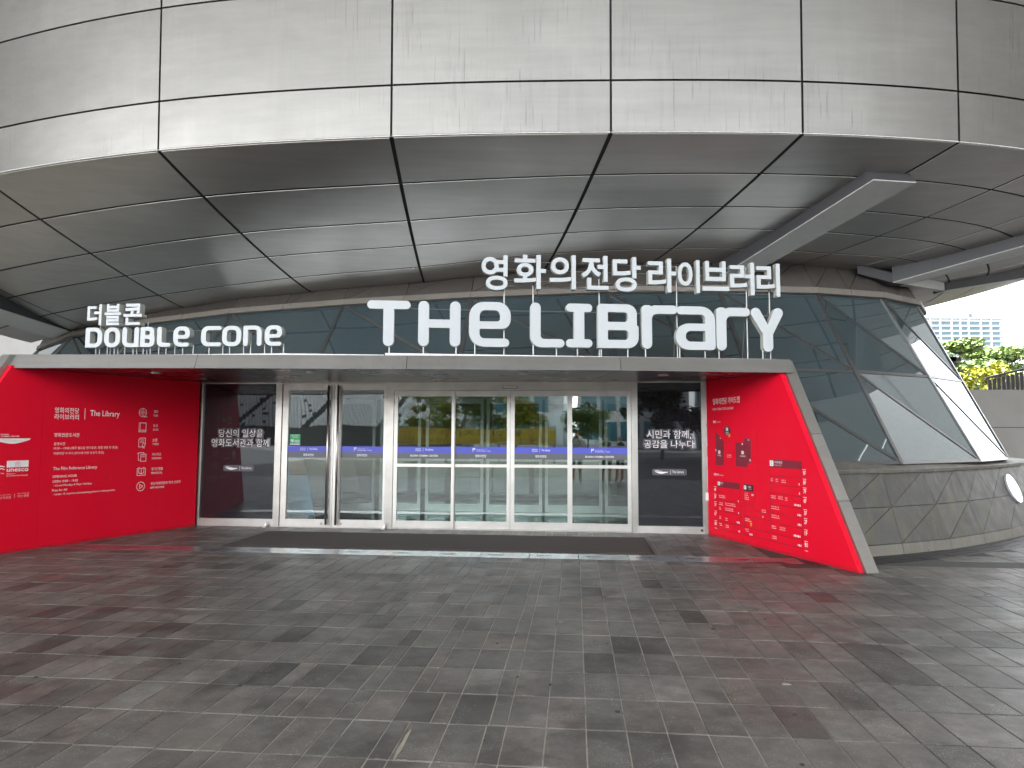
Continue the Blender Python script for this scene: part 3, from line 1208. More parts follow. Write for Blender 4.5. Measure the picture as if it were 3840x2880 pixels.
# canopy: front fascia in lengths, soffit sheets, top sheet
FR = [(-6.62, 8.74), (-4.05, 8.66), (-1.35, 8.66), (1.40, 8.72), (3.70, 8.93)]
for (x0, y0), (x1, y1) in zip(FR, FR[1:]):
    e = 0.003
    d = Vector((x1 - x0, y1 - y0, 0)).normalized() * e
    p, q = Vector((x0, y0, 2.352)) + d, Vector((x1, y1, 2.352)) - d
    up = Vector((0, 0.085, 0.185))
    o = MB().prism([p, q, q + up, p + up], (0, 0.03, 0)).build('canopy_fascia', 'portal_metal', portal)
    inn = [Vector((p.x, p.y + 0.035, 2.362)), Vector((q.x, q.y + 0.035, 2.362))]
    fa0, fa1 = to_ab(p.x, 10)[0], to_ab(q.x, 10)[0]
    far0 = Vector((p.x * 0.86 - 0.02, 11.09 - math.tan(FA) * p.x * 0.86, 2.385))
    far1 = Vector((q.x * 0.86 - 0.02, 11.09 - math.tan(FA) * q.x * 0.86, 2.385))
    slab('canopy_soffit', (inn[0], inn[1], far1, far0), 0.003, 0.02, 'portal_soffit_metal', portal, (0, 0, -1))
pts = [Vector((x, y + 0.09, 2.515)) for x, y in FR] + [Vector((3.45, 10.6, 2.515)), Vector((-5.6, 11.5, 2.515))]
MB().prism(pts, (0, 0, 0.018)).build('canopy_top', 'seam_grey', portal)
for x, y in ((-4.95, 9.45), (-2.75, 9.25), (0.15, 9.30), (2.10, 9.45)):
    mb = MB()
    mb.tube((x, y, 2.352), (x, y, 2.366), 0.075, 24)
    dl = mb.build('downlight', 'stainless_bright', portal)
    MB().tube((x, y, 2.349), (x, y, 2.353), 0.058, 24).build('lens', 'white_plastic', dl)

# ---- print on the left red wall
W = 'print_white'


def LT(body, s0, z0, s1, z1, bold=0.0, mat=W):
    fit_text(body, (s0, z0, s1, z1), lambda s, z: PLF(s, z, 0.003), mat, wallL, 'lettering', bold)


LT('영화의전당', 1.950, 1.792, 2.288, 1.870, 0.012)
LT('라이브러리', 1.952, 1.704, 2.289, 1.781, 0.012)
Flat(PLF).rect(2.372, 1.715, 2.379, 1.872).build('divider', W, wallL)
LT('The Library', 2.452, 1.742, 2.909, 1.848, 0.012)
LT('영화전문도서관', 1.960, 1.468, 2.312, 1.522, 0.010)
LT('운영시간', 1.963, 1.354, 2.118, 1.394, 0.010)
LT('10:00 – 19:00 (매주 월요일 정기휴관, 명절 연휴 등 휴관)', 1.964, 1.290, 2.902, 1.334)
LT('이용대상 누구나 (만15세 미만 보호자 동반)', 1.966, 1.222, 2.689, 1.262)
LT('The Film Reference Library', 1.970, 1.006, 2.595, 1.062, 0.006)
LT('OPENING HOUR', 1.970, 0.916, 2.305, 0.950, 0.010)
LT('OPEN 10:00 – 19:00', 1.973, 0.850, 2.323, 0.883, 0.006)
LT('- Closed Mondays & Major Holidays', 1.984, 0.791, 2.528, 0.826)
LT('Free for All', 1.974, 0.734, 2.176, 0.765, 0.006)
LT('- Under 15 requires accompanying parent or adult guardian', 1.988, 0.674, 2.893, 0.708)
for i, (ko, en, w1, w2, y) in enumerate((('영화', 'FILM', 3.566, 3.560, 1.842), ('도서', 'BOOK', 3.566, 3.585, 1.622), ('논문', 'THESIS', 3.574, 3.600, 1.398),
                                      ('시나리오', 'SCENARIO', 3.655, 3.660, 1.177), ('정기간행물', 'PERIODICAL', 3.695, 3.690, 0.950), ('부산국제영화제 역대 상영작', 'BIFF ARCHIVE', 4.041, 3.735, 0.724))):
    LT(ko, 3.490, y, w1, y + 0.045, 0.008)
    LT(en, 3.490, y - 0.054, w2, y - 0.024, 0.006)
lw = 0.0075
ic = Flat(PLF).ring((3.296, 1.842), 0.064, lw)
for i in range(4):
    ic.ring((3.296 + 0.033 * math.cos(i * math.pi / 2), 1.842 + 0.033 * math.sin(i * math.pi / 2)), 0.015, 0.005, 14)
ic.disc((3.296, 1.842), 0.008, n=10).line((3.296, 1.779), (3.37, 1.779), lw)
ic.build('icon', W, wallL)
ic = Flat(PLF).box(3.243, 1.548, 3.362, 1.683, lw).line((3.243, 1.573), (3.362, 1.573), lw).line((3.262, 1.573), (3.262, 1.683), 0.005)
ic.build('icon', W, wallL)
ic = Flat(PLF).path([(3.32, 1.317), (3.25, 1.317), (3.25, 1.43), (3.27, 1.452), (3.362, 1.452), (3.362, 1.36)], lw).ring((3.335, 1.345), 0.024, 0.006, 16)
for zz in (1.425, 1.405, 1.385):
    ic.line((3.275, zz), (3.34, zz), 0.005)
ic.path([(3.325, 1.322), (3.322, 1.298), (3.335, 1.308), (3.348, 1.298), (3.345, 1.322)], 0.005)
ic.build('icon', W, wallL)
ic = Flat(PLF).box(3.295, 1.098, 3.385, 1.205, lw).path([(3.285, 1.115), (3.255, 1.115), (3.255, 1.228), (3.345, 1.228), (3.345, 1.213)], lw).line((3.255, 1.228), (3.235, 1.212), lw)
for zz in (1.18, 1.165):
    ic.line((3.31, zz), (3.37, zz), 0.005)
ic.build('icon', W, wallL)
ic = Flat(PLF).path([(3.314, 0.905), (3.27, 0.925), (3.27, 1.004), (3.314, 0.985), (3.358, 1.004), (3.358, 0.925)], lw, True).line((3.314, 0.905), (3.314, 0.985), lw)
ic.path([(3.262, 0.99), (3.244, 0.99), (3.244, 0.886), (3.384, 0.886), (3.384, 0.99), (3.366, 0.99)], lw)
ic.build('icon', W, wallL)
ic = Flat(PLF).ring((3.315, 0.717), 0.067, lw).path([(3.297, 0.685), (3.297, 0.749), (3.35, 0.717)], lw, True)
ic.build('icon', W, wallL)
# partner marks near the seam
LT('BUSAN', 1.29, 1.490, 1.383, 1.506, 0.02)
LT('CINEMA CENTER', 1.29, 1.466, 1.515, 1.484, 0.02)
hull = [(1.05, 1.448), (1.657, 1.448), (1.64, 1.428), (1.56, 1.402), (1.47, 1.381), (1.40, 1.381), (1.30, 1.400), (1.18, 1.43)]
Flat(PLF).poly(hull).build('emblem', W, wallL)
fl = Flat(PLF, 0.0045)
for ph in (0.0, 1.6):
    for i in range(14):
        f0, f1 = i / 14, (i + 1) / 14
        g_ = lambda f: (1.22 + 0.38 * f, 1.424 + 0.012 * math.sin(ph + 5.2 * f))
        fl.line(g_(f0), g_(f1), 0.003)
fl.build('emblem_lines', 'print_pink', wallL)
Flat(PLF).rect(1.382, 1.079, 1.648, 1.164).build('emblem', W, wallL)
fl = Flat(PLF, 0.0045).poly([(1.478, 1.135), (1.552, 1.135), (1.515, 1.152)]).rect(1.474, 1.088, 1.556, 1.095).rect(1.480, 1.128, 1.550, 1.134)
for i in range(6):
    fl.rect(1.483 + 0.0115 * i, 1.095, 1.489 + 0.0115 * i, 1.128)
fl.build('emblem_lines', 'print_pink', wallL)
LT('unesco', 1.384, 1.024, 1.650, 1.064, 0.03)
LT('Member of', 1.386, 0.991, 1.490, 1.006)
LT('the Creative Cities Network', 1.386, 0.966, 1.644, 0.982)
LT('CITY OF FILM', 1.24, 1.000, 1.352, 1.015)
Flat(PLF).path([(1.27, 1.07), (1.31, 1.10), (1.35, 1.09)], 0.014).path([(1.28, 1.05), (1.32, 1.07), (1.355, 1.055)], 0.01).build('emblem', W, wallL)
LT('영상자료원', 1.290, 0.684, 1.452, 0.716, 0.006, 'print_pink')
LT('Korean Film Archive', 1.290, 0.728, 1.452, 0.742, 0, 'print_pink')
Flat(PLF).rect(1.496, 0.690, 1.500, 0.742).build('divider', 'print_pink', wallL)
LT('부산 분원', 1.534, 0.692, 1.671, 0.722, 0.006, 'print_pink')
LT('Busan Branch', 1.534, 0.734, 1.676, 0.747, 0, 'print_pink')


# ---- guide map on the right red wall
def RT(body, s0, z0, s1, z1, bold=0.0, mat=W):
    fit_text(body, (s0, z0, s1, z1), lambda s, z: PRF(s, z, 0.0045), mat, wallR, 'lettering', bold)


RT('영화의전당 가이드맵', 0.172, 2.001, 0.883, 2.096, 0.012)
RT('BUSAN CINEMA CENTER GUIDE MAP', 0.169, 1.914, 0.723, 1.950, 0.012, 'print_pink')
RT('랜드', 0.171, 1.720, 0.262, 1.757, 0.012)
RT('GROUND', 0.280, 1.724, 0.375, 1.745, 0.0, 'print_pink')
Flat(PRF, 0.003).disc((0.546, 1.600), 0.090, 0.070, 28).build('map_shape', 'print_black', wallR)
Flat(PRF, 0.003).poly([(0.217, 1.081), (0.445, 1.081), (0.451, 1.446), (0.36, 1.49), (0.335, 1.53), (0.223, 1.588)]).build('map_shape', 'print_maroon', wallR)
Flat(PRF, 0.003).poly([(0.748, 1.085), (1.030, 1.080), (1.034, 1.138), (1.120, 1.138), (1.130, 1.482), (0.969, 1.494), (0.967, 1.427), (0.753, 1.427)]).build('map_shape', 'print_maroon', wallR)
for ch, (s_, z_), ko in (('D', (0.546, 1.622), '더블콘'), ('B', (0.325, 1.278), '비프힐'), ('C', (0.928, 1.285), '시네마운틴')):
    Flat(PRF, 0.0045).round_rect(s_ - 0.028, z_ - 0.022, s_ + 0.028, z_ + 0.024, 0.008).build('map_badge', W, wallR)
    fit_text(ch, (s_ - 0.014, z_ - 0.014, s_ + 0.014, z_ + 0.016), lambda s, z: PRF(s, z, 0.006), 'print_ink', wallR, 'lettering', 0.02)
    w_ = 0.022 * len(ko) / 2 + 0.012
    RT(ko, s_ - w_, z_ - 0.062, s_ + w_, z_ - 0.038, 0.006)
Flat(PRF, 0.006).ring((0.600, 1.532), 0.024, 0.007, 16).line((0.585, 1.532), (0.615, 1.532), 0.006).build('map_mark', 'print_yellow', wallR)
fl = Flat(PRF, 0.0045)
for s_, z_ in ((0.54, 1.548), (0.36, 1.488), (0.235, 1.30), (0.235, 1.316), (0.925, 1.40), (0.925, 1.412), (1.075, 1.465), (1.105, 1.19), (1.105, 1.175)):
    fl.rect(s_ - 0.011, z_ - 0.006, s_ + 0.011, z_ + 0.006)
fl.build('map_mark', W, wallR)
RT('야외극장', 0.535, 1.228, 0.640, 1.252, 0.004, 'print_pink')
RT('Outdoor Theater', 0.530, 1.206, 0.648, 1.220, 0, 'print_pink')
RT('층별안내', 0.165, 0.918, 0.290, 0.955, 0.012)
RT('FLOOR GUIDE', 0.305, 0.922, 0.425, 0.940, 0, 'print_pink')
Flat(PRF, 0.003).rect(0.262, 0.752, 0.836, 0.846).build('map_shape', 'print_maroon', wallR)
Flat(PRF, 0.003).rect(0.935, 0.748, 1.165, 0.842).build('map_shape', 'print_black', wallR)
Flat(PRF, 0.003).rect(1.539, 1.106, 2.189, 1.210).build('map_shape', 'print_maroon', wallR)
for ch, s_, z_, ko, h_ in (('B', 0.298, 0.806, '비프힐', 0.034), ('D', 0.972, 0.796, '더블콘', 0.034), ('C', 1.586, 1.160, '시네마운틴', 0.046)):
    Flat(PRF, 0.0045).round_rect(s_ - h_ * 0.85, z_ - h_ * 0.8, s_ + h_ * 0.85, z_ + h_ * 0.8, h_ * 0.25).build('map_badge', W, wallR)
    fit_text(ch, (s_ - h_ * 0.36, z_ - h_ * 0.48, s_ + h_ * 0.36, z_ + h_ * 0.48), lambda s, z: PRF(s, z, 0.006), 'print_ink', wallR, 'lettering', 0.02)
    x0 = s_ + h_ * 1.15 + (0.03 if ch == 'D' else 0.0)
    RT(ko, x0, z_ - 0.001, x0 + h_ * 0.92 * len(ko) * 0.8, z_ + h_ * 0.75, 0.012)
RT('BIFF HILL', 0.338, 0.783, 0.392, 0.795, 0, 'print_pink')
RT('DOUBLE CONE', 1.042, 0.772, 1.128, 0.784, 0, 'print_pink')
RT('CINEMOUNTAIN', 1.640, 1.128, 1.790, 1.146, 0.004, 'print_pink')
ticks = Flat(PRF, 0.0045)
for lb, z_ in (('9F', 1.036), ('8F', 0.919), ('7F', 0.811), ('6F', 0.694), ('3F', 0.544), ('2F', 0.437), ('1F', 0.297), ('B1', 0.157)):
    RT(lb, 2.206, z_, 2.256, z_ + 0.052, 0.012)
    ticks.rect(2.198, z_ + 0.066, 2.262, z_ + 0.071)
ticks.rect(2.198, 0.108, 2.262, 0.113)
for lb, z_ in (('4F', 0.682), ('3F', 0.572), ('2F', 0.458), ('1F', 0.316), ('B1', 0.172)):
    RT(lb, 0.166, z_, 0.220, z_ + 0.048, 0.010)
    ticks.rect(0.160, z_ + 0.064, 0.228, z_ + 0.069)
ticks.rect(0.160, 0.125, 0.228, 0.130)
ticks.build('map_mark', W, wallR)
ln = Flat(PRF, 0.003)
K = 0.006
for seg in (((0.262, 0.752), (0.262, 0.125)), ((0.836, 0.752), (0.836, 0.245)), ((0.262, 0.560), (0.836, 0.560)), ((0.262, 0.395), (0.836, 0.395)), ((0.262, 0.245), (0.836, 0.245)),
            ((0.262, 0.125), (2.160, 0.130)), ((0.262, 0.245), (2.165, 0.228)), ((0.836, 0.610), (0.935, 0.610)), ((0.836, 0.535), (0.935, 0.535)), ((0.935, 0.748), (0.935, 0.245)),
            ((1.165, 0.748), (1.165, 0.485)), ((0.935, 0.540), (1.165, 0.540)), ((0.935, 0.395), (1.540, 0.395)), ((1.165, 0.485), (1.539, 0.485)), ((1.165, 0.395), (1.165, 0.245)),
            ((1.539, 1.106), (1.539, 0.245)), ((2.165, 1.106), (2.165, 0.130)), ((1.539, 0.994), (2.165, 0.994)), ((1.539, 0.878), (2.165, 0.878)), ((1.539, 0.765), (2.165, 0.765)),
            ((1.539, 0.618), (2.165, 0.618)), ((1.539, 0.505), (2.165, 0.505)), ((1.539, 0.370), (2.165, 0.370))):
    ln.line(*seg, K)
ln.build('map_line', 'print_line', wallR)
for body, s_, z_, w_ in (('부산국제영화제', 0.29, 0.615, 0.17), ('사무국', 0.29, 0.505, 0.10), ('부산아시아영화학교', 0.46, 0.515, 0.26), ('회의실', 0.29, 0.435, 0.05), ('아카데미룸', 0.46, 0.440, 0.20), ('강의실', 0.29, 0.300, 0.05), ('로비', 0.46, 0.292, 0.05), ('주차장', 0.29, 0.198, 0.07), ('기계실', 0.46, 0.190, 0.08),
                         ('라이브러리', 0.955, 0.700, 0.08), ('비프관', 0.955, 0.645, 0.10), ('소극장', 1.555, 0.940, 0.05), ('시네마테크', 1.66, 0.938, 0.05), ('인디플러스관', 1.78, 0.934, 0.09),
                         ('하늘연극장', 1.555, 0.715, 0.10), ('중극장', 1.71, 0.715, 0.09), ('로비', 1.85, 0.710, 0.04), ('하늘연극장 | 2층', 1.555, 0.575, 0.16), ('하늘연극장 | 1층', 1.555, 0.460, 0.16), ('매표소', 1.555, 0.318, 0.09), ('시네마카페', 1.72, 0.318, 0.11),
                         ('야외극장', 1.345, 0.505, 0.09), ('더블콘로비', 0.955, 0.345, 0.11), ('주차장', 0.96, 0.200, 0.08), ('기계실', 1.56, 0.185, 0.09)):
    RT(body, s_, z_, s_ + w_, z_ + 0.024, 0.008, 'print_pink')
    Flat(PRF, 0.0045).rect(s_, z_ - 0.016, s_ + w_ * 1.05, z_ - 0.010).build('map_mark', 'print_pink', wallR)
fl = Flat(PRF, 0.0045)
for s0_, z_, n_ in ((2.02, 0.640, 5), (2.08, 0.520, 3), (2.08, 0.400, 3), (2.00, 0.255, 5), (2.07, 0.146, 3), (2.12, 0.905, 1), (2.12, 0.790, 1), (0.79, 0.572, 1), (0.79, 0.405, 1), (0.75, 0.268, 3), (0.78, 0.145, 2), (1.05, 0.140, 3), (1.12, 0.690, 2), (1.36, 0.415, 1)):
    for i in range(n_):
        x = s0_ + i * 0.027
        if i % 2:
            fl.rect(x, z_, x + 0.017, z_ + 0.026)
        else:
            fl.rect(x + 0.002, z_, x + 0.008, z_ + 0.022).rect(x + 0.010, z_, x + 0.016, z_ + 0.026)
fl.build('map_mark', W, wallR)
Flat(PRF, 0.006).ring((1.095, 0.296), 0.016, 0.010, 14).poly([(1.080, 0.288), (1.095, 0.258), (1.110, 0.288)]).rect(1.07, 0.33, 1.11, 0.338).build('map_mark', 'print_yellow', wallR)


# ================================================================== ENTRANCE SCREEN
screen = thing('entrance_screen', fw(-1.1, 0, 0), 'stainless steel entrance screen with two swing and four sliding glass doors', 'entrance')
ST, SB = 'stainless', 'stainless_bright'


def fbox(name, a0, a1, b0, b1, z0, z1, mat, parent):
    return MB().box(a0, a1, b0, b1, z0, z1, fw).build(name, mat, parent)


fbox('jamb', -5.34, -5.252, -0.05, 0.06, 0, 2.382, ST, screen)
fbox('jamb', 3.022, 3.115, -0.05, 0.06, 0, 2.382, ST, screen)
fbox('post', -3.945, -3.85, -0.05, 0.06, 0, 2.382, ST, screen)
fbox('post', -2.075, -1.945, -0.05, 0.06, 0, 2.382, ST, screen)
fbox('post', 1.912, 1.992, -0.05, 0.06, 0, 2.382, ST, screen)
hd = fbox('header', -1.945, 1.912, -0.055, 0.06, 2.247, 2.382, ST, screen)
fbox('head_rail', -3.85, -2.075, -0.04, 0.06, 2.362, 2.382, ST, screen)
sn = fbox('door_sensor', -0.145, 0.095, -0.085, -0.055, 2.276, 2.318, 'print_ink', screen)
fbox('sensor_window', -0.134, 0.084, -0.088, -0.085, 2.285, 2.309, 'white_plastic', sn)
fbox('threshold', -3.85, 1.912, -0.045, 0.055, -0.005, 0.012, ST, screen)


def fit_f(body, a0, z0, a1, z1, b, mat, parent, bold=0.0):
    return fit_text(body, (a0, z0, a1, z1), lambda s, z: fw(s, b, z), mat, parent, 'lettering', bold)


def FF(b):
    return lambda s, z, n: fw(s, b - n, z)


# side windows with dark film
for a0, a1, z0, lines, pill in ((-5.252, -3.945, 0.122, (('당신의 일상을', -4.957, 1.471, -4.183, 1.599), ('영화도서관과 함께', -5.078, 1.310, -4.070, 1.443)), (-4.857, 0.901, -4.321, 1.002)),
                                (1.992, 3.022, 0.110, (('시민과 함께,', 2.157, 1.474, 2.843, 1.611), ('공감을 나누다', 2.113, 1.331, 2.892, 1.452)), (2.232, 0.902, 2.771, 1.000))):
    w = fbox('side_window', a0, a1, -0.035, 0.045, 0.0, z0, SB, screen)
    fbox('pane', a0, a1, 0.0, 0.012, z0, 2.366, 'film_glass', w)
    fbox('head_rail', a0, a1, -0.035, 0.045, 2.366, 2.382, ST, w)
    fbox('bead', a0, a0 + 0.018, -0.03, 0.0, z0, 2.366, ST, w)
    fbox('bead', a1 - 0.018, a1, -0.03, 0.0, z0, 2.366, ST, w)
    for body, x0, y0, x1, y1 in lines:
        fit_text(body, (x0 - 0.022, y0 - 0.022, x1 + 0.022, y1 + 0.022), lambda s, z: fw(s, -0.002, z), 'halo_grey', w, 'text_halo', 0.30)
        fit_f(body, x0, y0, x1, y1, -0.004, W, w)
    x0, y0, x1, y1 = pill
    Flat(FF(0.0), 0.0022).round_rect(x0, y0, x1, y1, 0.028).build('logo_plate', 'halo_grey', w)
    ym = (y0 + y1) / 2
    Flat(FF(0.0), 0.004).poly([(x0 + 0.04, ym + 0.004), (x0 + 0.255, ym + 0.004), (x0 + 0.235, ym - 0.008), (x0 + 0.16, ym - 0.026), (x0 + 0.12, ym - 0.026)]).rect(x0 + 0.04, ym + 0.010, x0 + 0.16, ym + 0.016).rect(x0 + 0.04, ym + 0.020, x0 + 0.11, ym + 0.026).rect(x0 + 0.285, ym - 0.035, x0 + 0.289, ym + 0.035).build('logo', W, w)
    fit_f('The Library', x0 + 0.312, ym - 0.026, x0 + 0.495, ym + 0.024, -0.004, W, w, 0.01)
mb = MB().tube(fw(2.985, -0.036, 0.055), fw(2.985, -0.040, 0.055), 0.022, 16)
mb.build('floor_lock', 'print_ink', screen)

# wall switch box and notices on the inner jamb
sw = fbox('switch_box', 3.042, 3.112, -0.085, -0.05, 0.52, 0.642, 'white_plastic', screen)
fbox('switch_plate', 3.054, 3.104, -0.090, -0.085, 0.535, 0.628, 'paper', sw)
for z0, z1, m in ((0.70, 1.02, 'paper'), (1.03, 1.20, 'paper'), (1.21, 1.36, 'cardboard'), (1.37, 1.66, 'paper'), (1.72, 2.05, 'paper'), (2.07, 2.33, 'paper')):
    fbox('notice', 3.075, 3.112, -0.0555, -0.052, z0, z1, m, screen)


def band(parent, a0, a1, b, en, flag):
    Flat(FF(b), 0.004).rect(a0, 1.229, a1, 1.326).build('band', 'band_blue', parent)
    Flat(FF(b), 0.004).rect(a0, 1.136, a1, 1.2285).build('band', 'band_grey', parent)
    m = (a0 + a1) / 2
    if flag:
        fl = Flat(FF(b), 0.006).poly([(m - 0.135, 1.262), (m - 0.128, 1.262), (m - 0.128, 1.31), (m - 0.135, 1.31)]).rect(m - 0.128, 1.298, m - 0.09, 1.308).rect(m - 0.128, 1.280, m - 0.095, 1.288)
        fl.rect(m - 0.135, 1.250, m - 0.128, 1.257).rect(m + 0.085, 1.25, m + 0.087, 1.305).build('logo', W, parent)
        fit_f('한국영상자료원', m - 0.075, 1.252, m + 0.065, 1.272, b - 0.006, W, parent)
        fit_f('Korean Film Archive', m - 0.075, 1.282, m + 0.050, 1.294, b - 0.006, W, parent)
        fit_f('부산분원', m + 0.100, 1.254, m + 0.160, 1.272, b - 0.006, W, parent)
    else:
        fit_f('영화의전당', m - 0.145, 1.280, m - 0.055, 1.302, b - 0.006, W, parent, 0.01)
        fit_f('라이브러리', m - 0.145, 1.253, m - 0.055, 1.275, b - 0.006, W, parent, 0.01)
        Flat(FF(b), 0.006).rect(m - 0.020, 1.25, m - 0.017, 1.306).build('divider', W, parent)
        fit_f('The Library', m + 0.010, 1.256, m + 0.150, 1.298, b - 0.006, W, parent, 0.012)
    if en:
        fit_f('BUSAN CINEMA CENTER', m - 0.228, 1.168, m + 0.228, 1.198, b - 0.006, W, parent, 0.012)
    else:
        fit_f('영화의전당', m - 0.090, 1.160, m + 0.090, 1.204, b - 0.006, W, parent, 0.012)


# swing doors
def frame(a0, a1, z0, z1, sl, sr, top, bot, b0, b1, mids=()):
    mb = MB()
    mb.box(a0, a0 + sl, b0, b1, z0, z1, fw)
    mb.box(a1 - sr, a1, b0, b1, z0, z1, fw)
    mb.box(a0 + sl, a1 - sr, b0 + 0.002, b1 - 0.002, z1 - top, z1, fw)
    mb.box(a0 + sl, a1 - sr, b0 + 0.002, b1 - 0.002, z0, z0 + bot, fw)
    for m0, m1 in mids:
        mb.box(a0 + sl, a1 - sr, b0 + 0.002, b1 - 0.002, m0, m1, fw)
    return mb


for (a0, a1, sl, sr, flag) in ((-3.845, -2.962, 0.100, 0.060, False), (-2.955, -2.080, 0.120, 0.035, True)):
    d = frame(a0, a1, 0.014, 2.358, sl, sr, 0.10, 0.115, -0.025, 0.025).build('swing_door', SB, screen)
    fbox('pane', a0 + sl, a1 - sr, -0.005, 0.005, 0.129, 2.258, 'door_glass', d)
    band(d, a0 + sl, a1 - sr, -0.005, False, flag)
    hx = a1 - 0.075 if not flag else a0 + 0.082
    hb = MB().tube(fw(hx, -0.085, 0.05), fw(hx, -0.085, 2.33), 0.019, 14)
    for zz in (0.09, 0.75, 1.55, 2.28):
        hb.tube(fw(hx, -0.086, zz), fw(hx, -0.024, zz), 0.010, 8)
    hb.build('pull_handle', ST, d, True)
    fbox('lock', hx - 0.03, hx + 0.03, -0.045, -0.026, 0.72, 0.75, SB, d)
    lx = a1 - 0.17 if not flag else a0 + 0.15
    MB().tube(fw(lx, -0.026, 0.062), fw(lx, -0.034, 0.062), 0.022, 16).build('cylinder_lock', 'rod_steel', d)
    if not flag:
        Flat(FF(-0.005), 0.004).rect(-3.712, 1.348, -3.532, 1.524).build('aed_sticker', 'sticker_green', d)
        Flat(FF(-0.005), 0.006).disc((-3.682, 1.425), 0.016).disc((-3.655, 1.425), 0.016).poly([(-3.698, 1.420), (-3.668, 1.382), (-3.639, 1.420)]).rect(-3.712, 1.348, -3.532, 1.364).build('aed_mark', W, d)
        fit_f('AED', -3.632, 1.388, -3.544, 1.428, -0.0115, W, d, 0.02)
        fit_f('자동심장충격기', -3.700, 1.494, -3.545, 1.514, -0.0115, W, d)
        fit_f('설치되어있음', -3.670, 1.462, -3.575, 1.484, -0.0115, W, d)

# sliding doors
for (a0, a1, sl, sr, bb0, en, flag) in ((-1.942, -0.935, 0.064, 0.048, -0.012, True, False), (-0.960, -0.028, 0.030, 0.052, 0.028, False, True),
                                      (-0.022, 0.925, 0.066, 0.028, 0.028, False, False), (0.902, 1.908, 0.072, 0.062, -0.012, True, True)):
    d = frame(a0, a1, 0.016, 2.243, sl, sr, 0.092, 0.115, bb0 - 0.02, bb0 + 0.018, ((1.001, 1.050),)).build('sliding_door', SB, screen)
    fbox('pane', a0 + sl, a1 - sr, bb0 - 0.005, bb0 + 0.004, 0.131, 1.001, 'door_glass', d)
    fbox('pane', a0 + sl, a1 - sr, bb0 - 0.005, bb0 + 0.004, 1.050, 2.151, 'door_glass', d)
    band(d, a0 + sl, a1 - sr, bb0 - 0.005, en, flag)

# two little door stops on the floor
for a_, w_ in ((-4.05, 'small metal door stop at the foot of the post left of the swing doors'), (-2.06, 'small metal door stop between swing and sliding doors')):
    t = thing('door_stop', fw(a_, -0.12, 0), w_, 'door stop', 'door stops on the paving')
    MB().box(a_ - 0.03, a_ + 0.03, -0.15, -0.09, 0, 0.02, fw).build('base', ST, t)
    MB().prism([fw(a_ - 0.02, -0.12, 0.02), fw(a_ + 0.02, -0.12, 0.02), fw(a_ + 0.025, -0.12, 0.10)], EB * 0.03).build('catch', 'white_plastic', t)

# ------------------------------------------------------------------ vestibule behind the doors
v = fbox('vestibule_floor', -5.6, 3.4, 0.06, 7.0, -0.06, -0.004, 'interior_floor_stone', None)
tag(v, 'smooth grey floor of the vestibule behind the doors', kind='structure')
v = fbox('vestibule_ceiling', -5.6, 3.4, 0.05, 7.0, 2.55, 2.62, 'interior_ceiling_paint', None)
tag(v, 'grey ceiling of the vestibule', kind='structure')
v = MB().prism([fw(-5.35, 0.07, 0), fw(-2.9, 7.0, 0), fw(-3.1, 7.05, 0), fw(-5.55, 0.1, 0)], (0, 0, 2.56)).build('vestibule_wall', 'interior_wall_paint')
tag(v, 'pale slanting left wall of the vestibule', kind='structure')
MB().prism([fw(-5.34, 0.09, 0), fw(-2.89, 7.0, 0), fw(-2.9, 7.0, 0), fw(-5.35, 0.09, 0)], (0, 0, 0.12)).build('skirting', 'interior_dark', v)
v = fbox('vestibule_wall_right', 3.115, 3.25, 0.06, 7.0, 0, 2.56, 'interior_dark', None)
tag(v, 'dark right wall of the vestibule', kind='structure')
v = fbox('vestibule_wall_back', -5.6, 3.4, 6.9, 7.0, 0, 2.56, 'interior_wall_paint', None)
tag(v, 'far wall of the lobby behind the inner doors', kind='structure')
inn = thing('inner_door_screen', fw(-1, 2.7, 0), 'inner row of steel framed glass doors seen through the entrance', 'doors')
for a0, a1 in ((-3.95, -3.05), (-2.95, -2.1), (-2.0, -0.82), (-0.76, 0.36), (0.42, 1.55), (1.60, 2.75)):
    d = frame(a0, a1, 0.0, 2.25, 0.06, 0.06, 0.09, 0.14, 2.66, 2.71, ((1.0, 1.045),)).build('door', SB, inn)
    fbox('pane', a0 + 0.06, a1 - 0.06, 2.683, 2.688, 0.14, 2.16, 'door_glass', d)
    Flat(FF(2.683), 0.003).rect(a0 + 0.06, 1.24, a1 - 0.06, 1.33).build('band', 'band_blue', d)
fbox('header', -4.2, 3.115, 2.65, 2.72, 2.25, 2.55, ST, inn)

ban = thing('banner_stand', fw(-3.75, 0.55, 0), 'blue roll-up banner stand leaning just inside the left swing door', 'banner')
MB().prism([fw(-4.05, 0.55, 0.10), fw(-3.50, 0.62, 0.12), fw(-3.78, 0.80, 1.12), fw(-4.15, 0.75, 1.12)], EB * 0.006).build('print', 'banner_blue', ban)
MB().prism([fw(-3.97, 0.70, 0.82), fw(-3.70, 0.73, 0.82), fw(-3.78, 0.785, 1.08), fw(-4.05, 0.73, 1.08)], EB * 0.004).build('picture', 'banner_orange', ban)
mb = MB().tube(fw(-3.5, 0.62, 0.12), fw(-3.46, 0.56, 0.0), 0.008).tube(fw(-4.05, 0.55, 0.1), fw(-4.1, 0.5, 0.0), 0.008).tube(fw(-3.9, 0.82, 1.12), fw(-3.85, 1.2, 0.0), 0.008)
mb.build('leg', ST, ban)


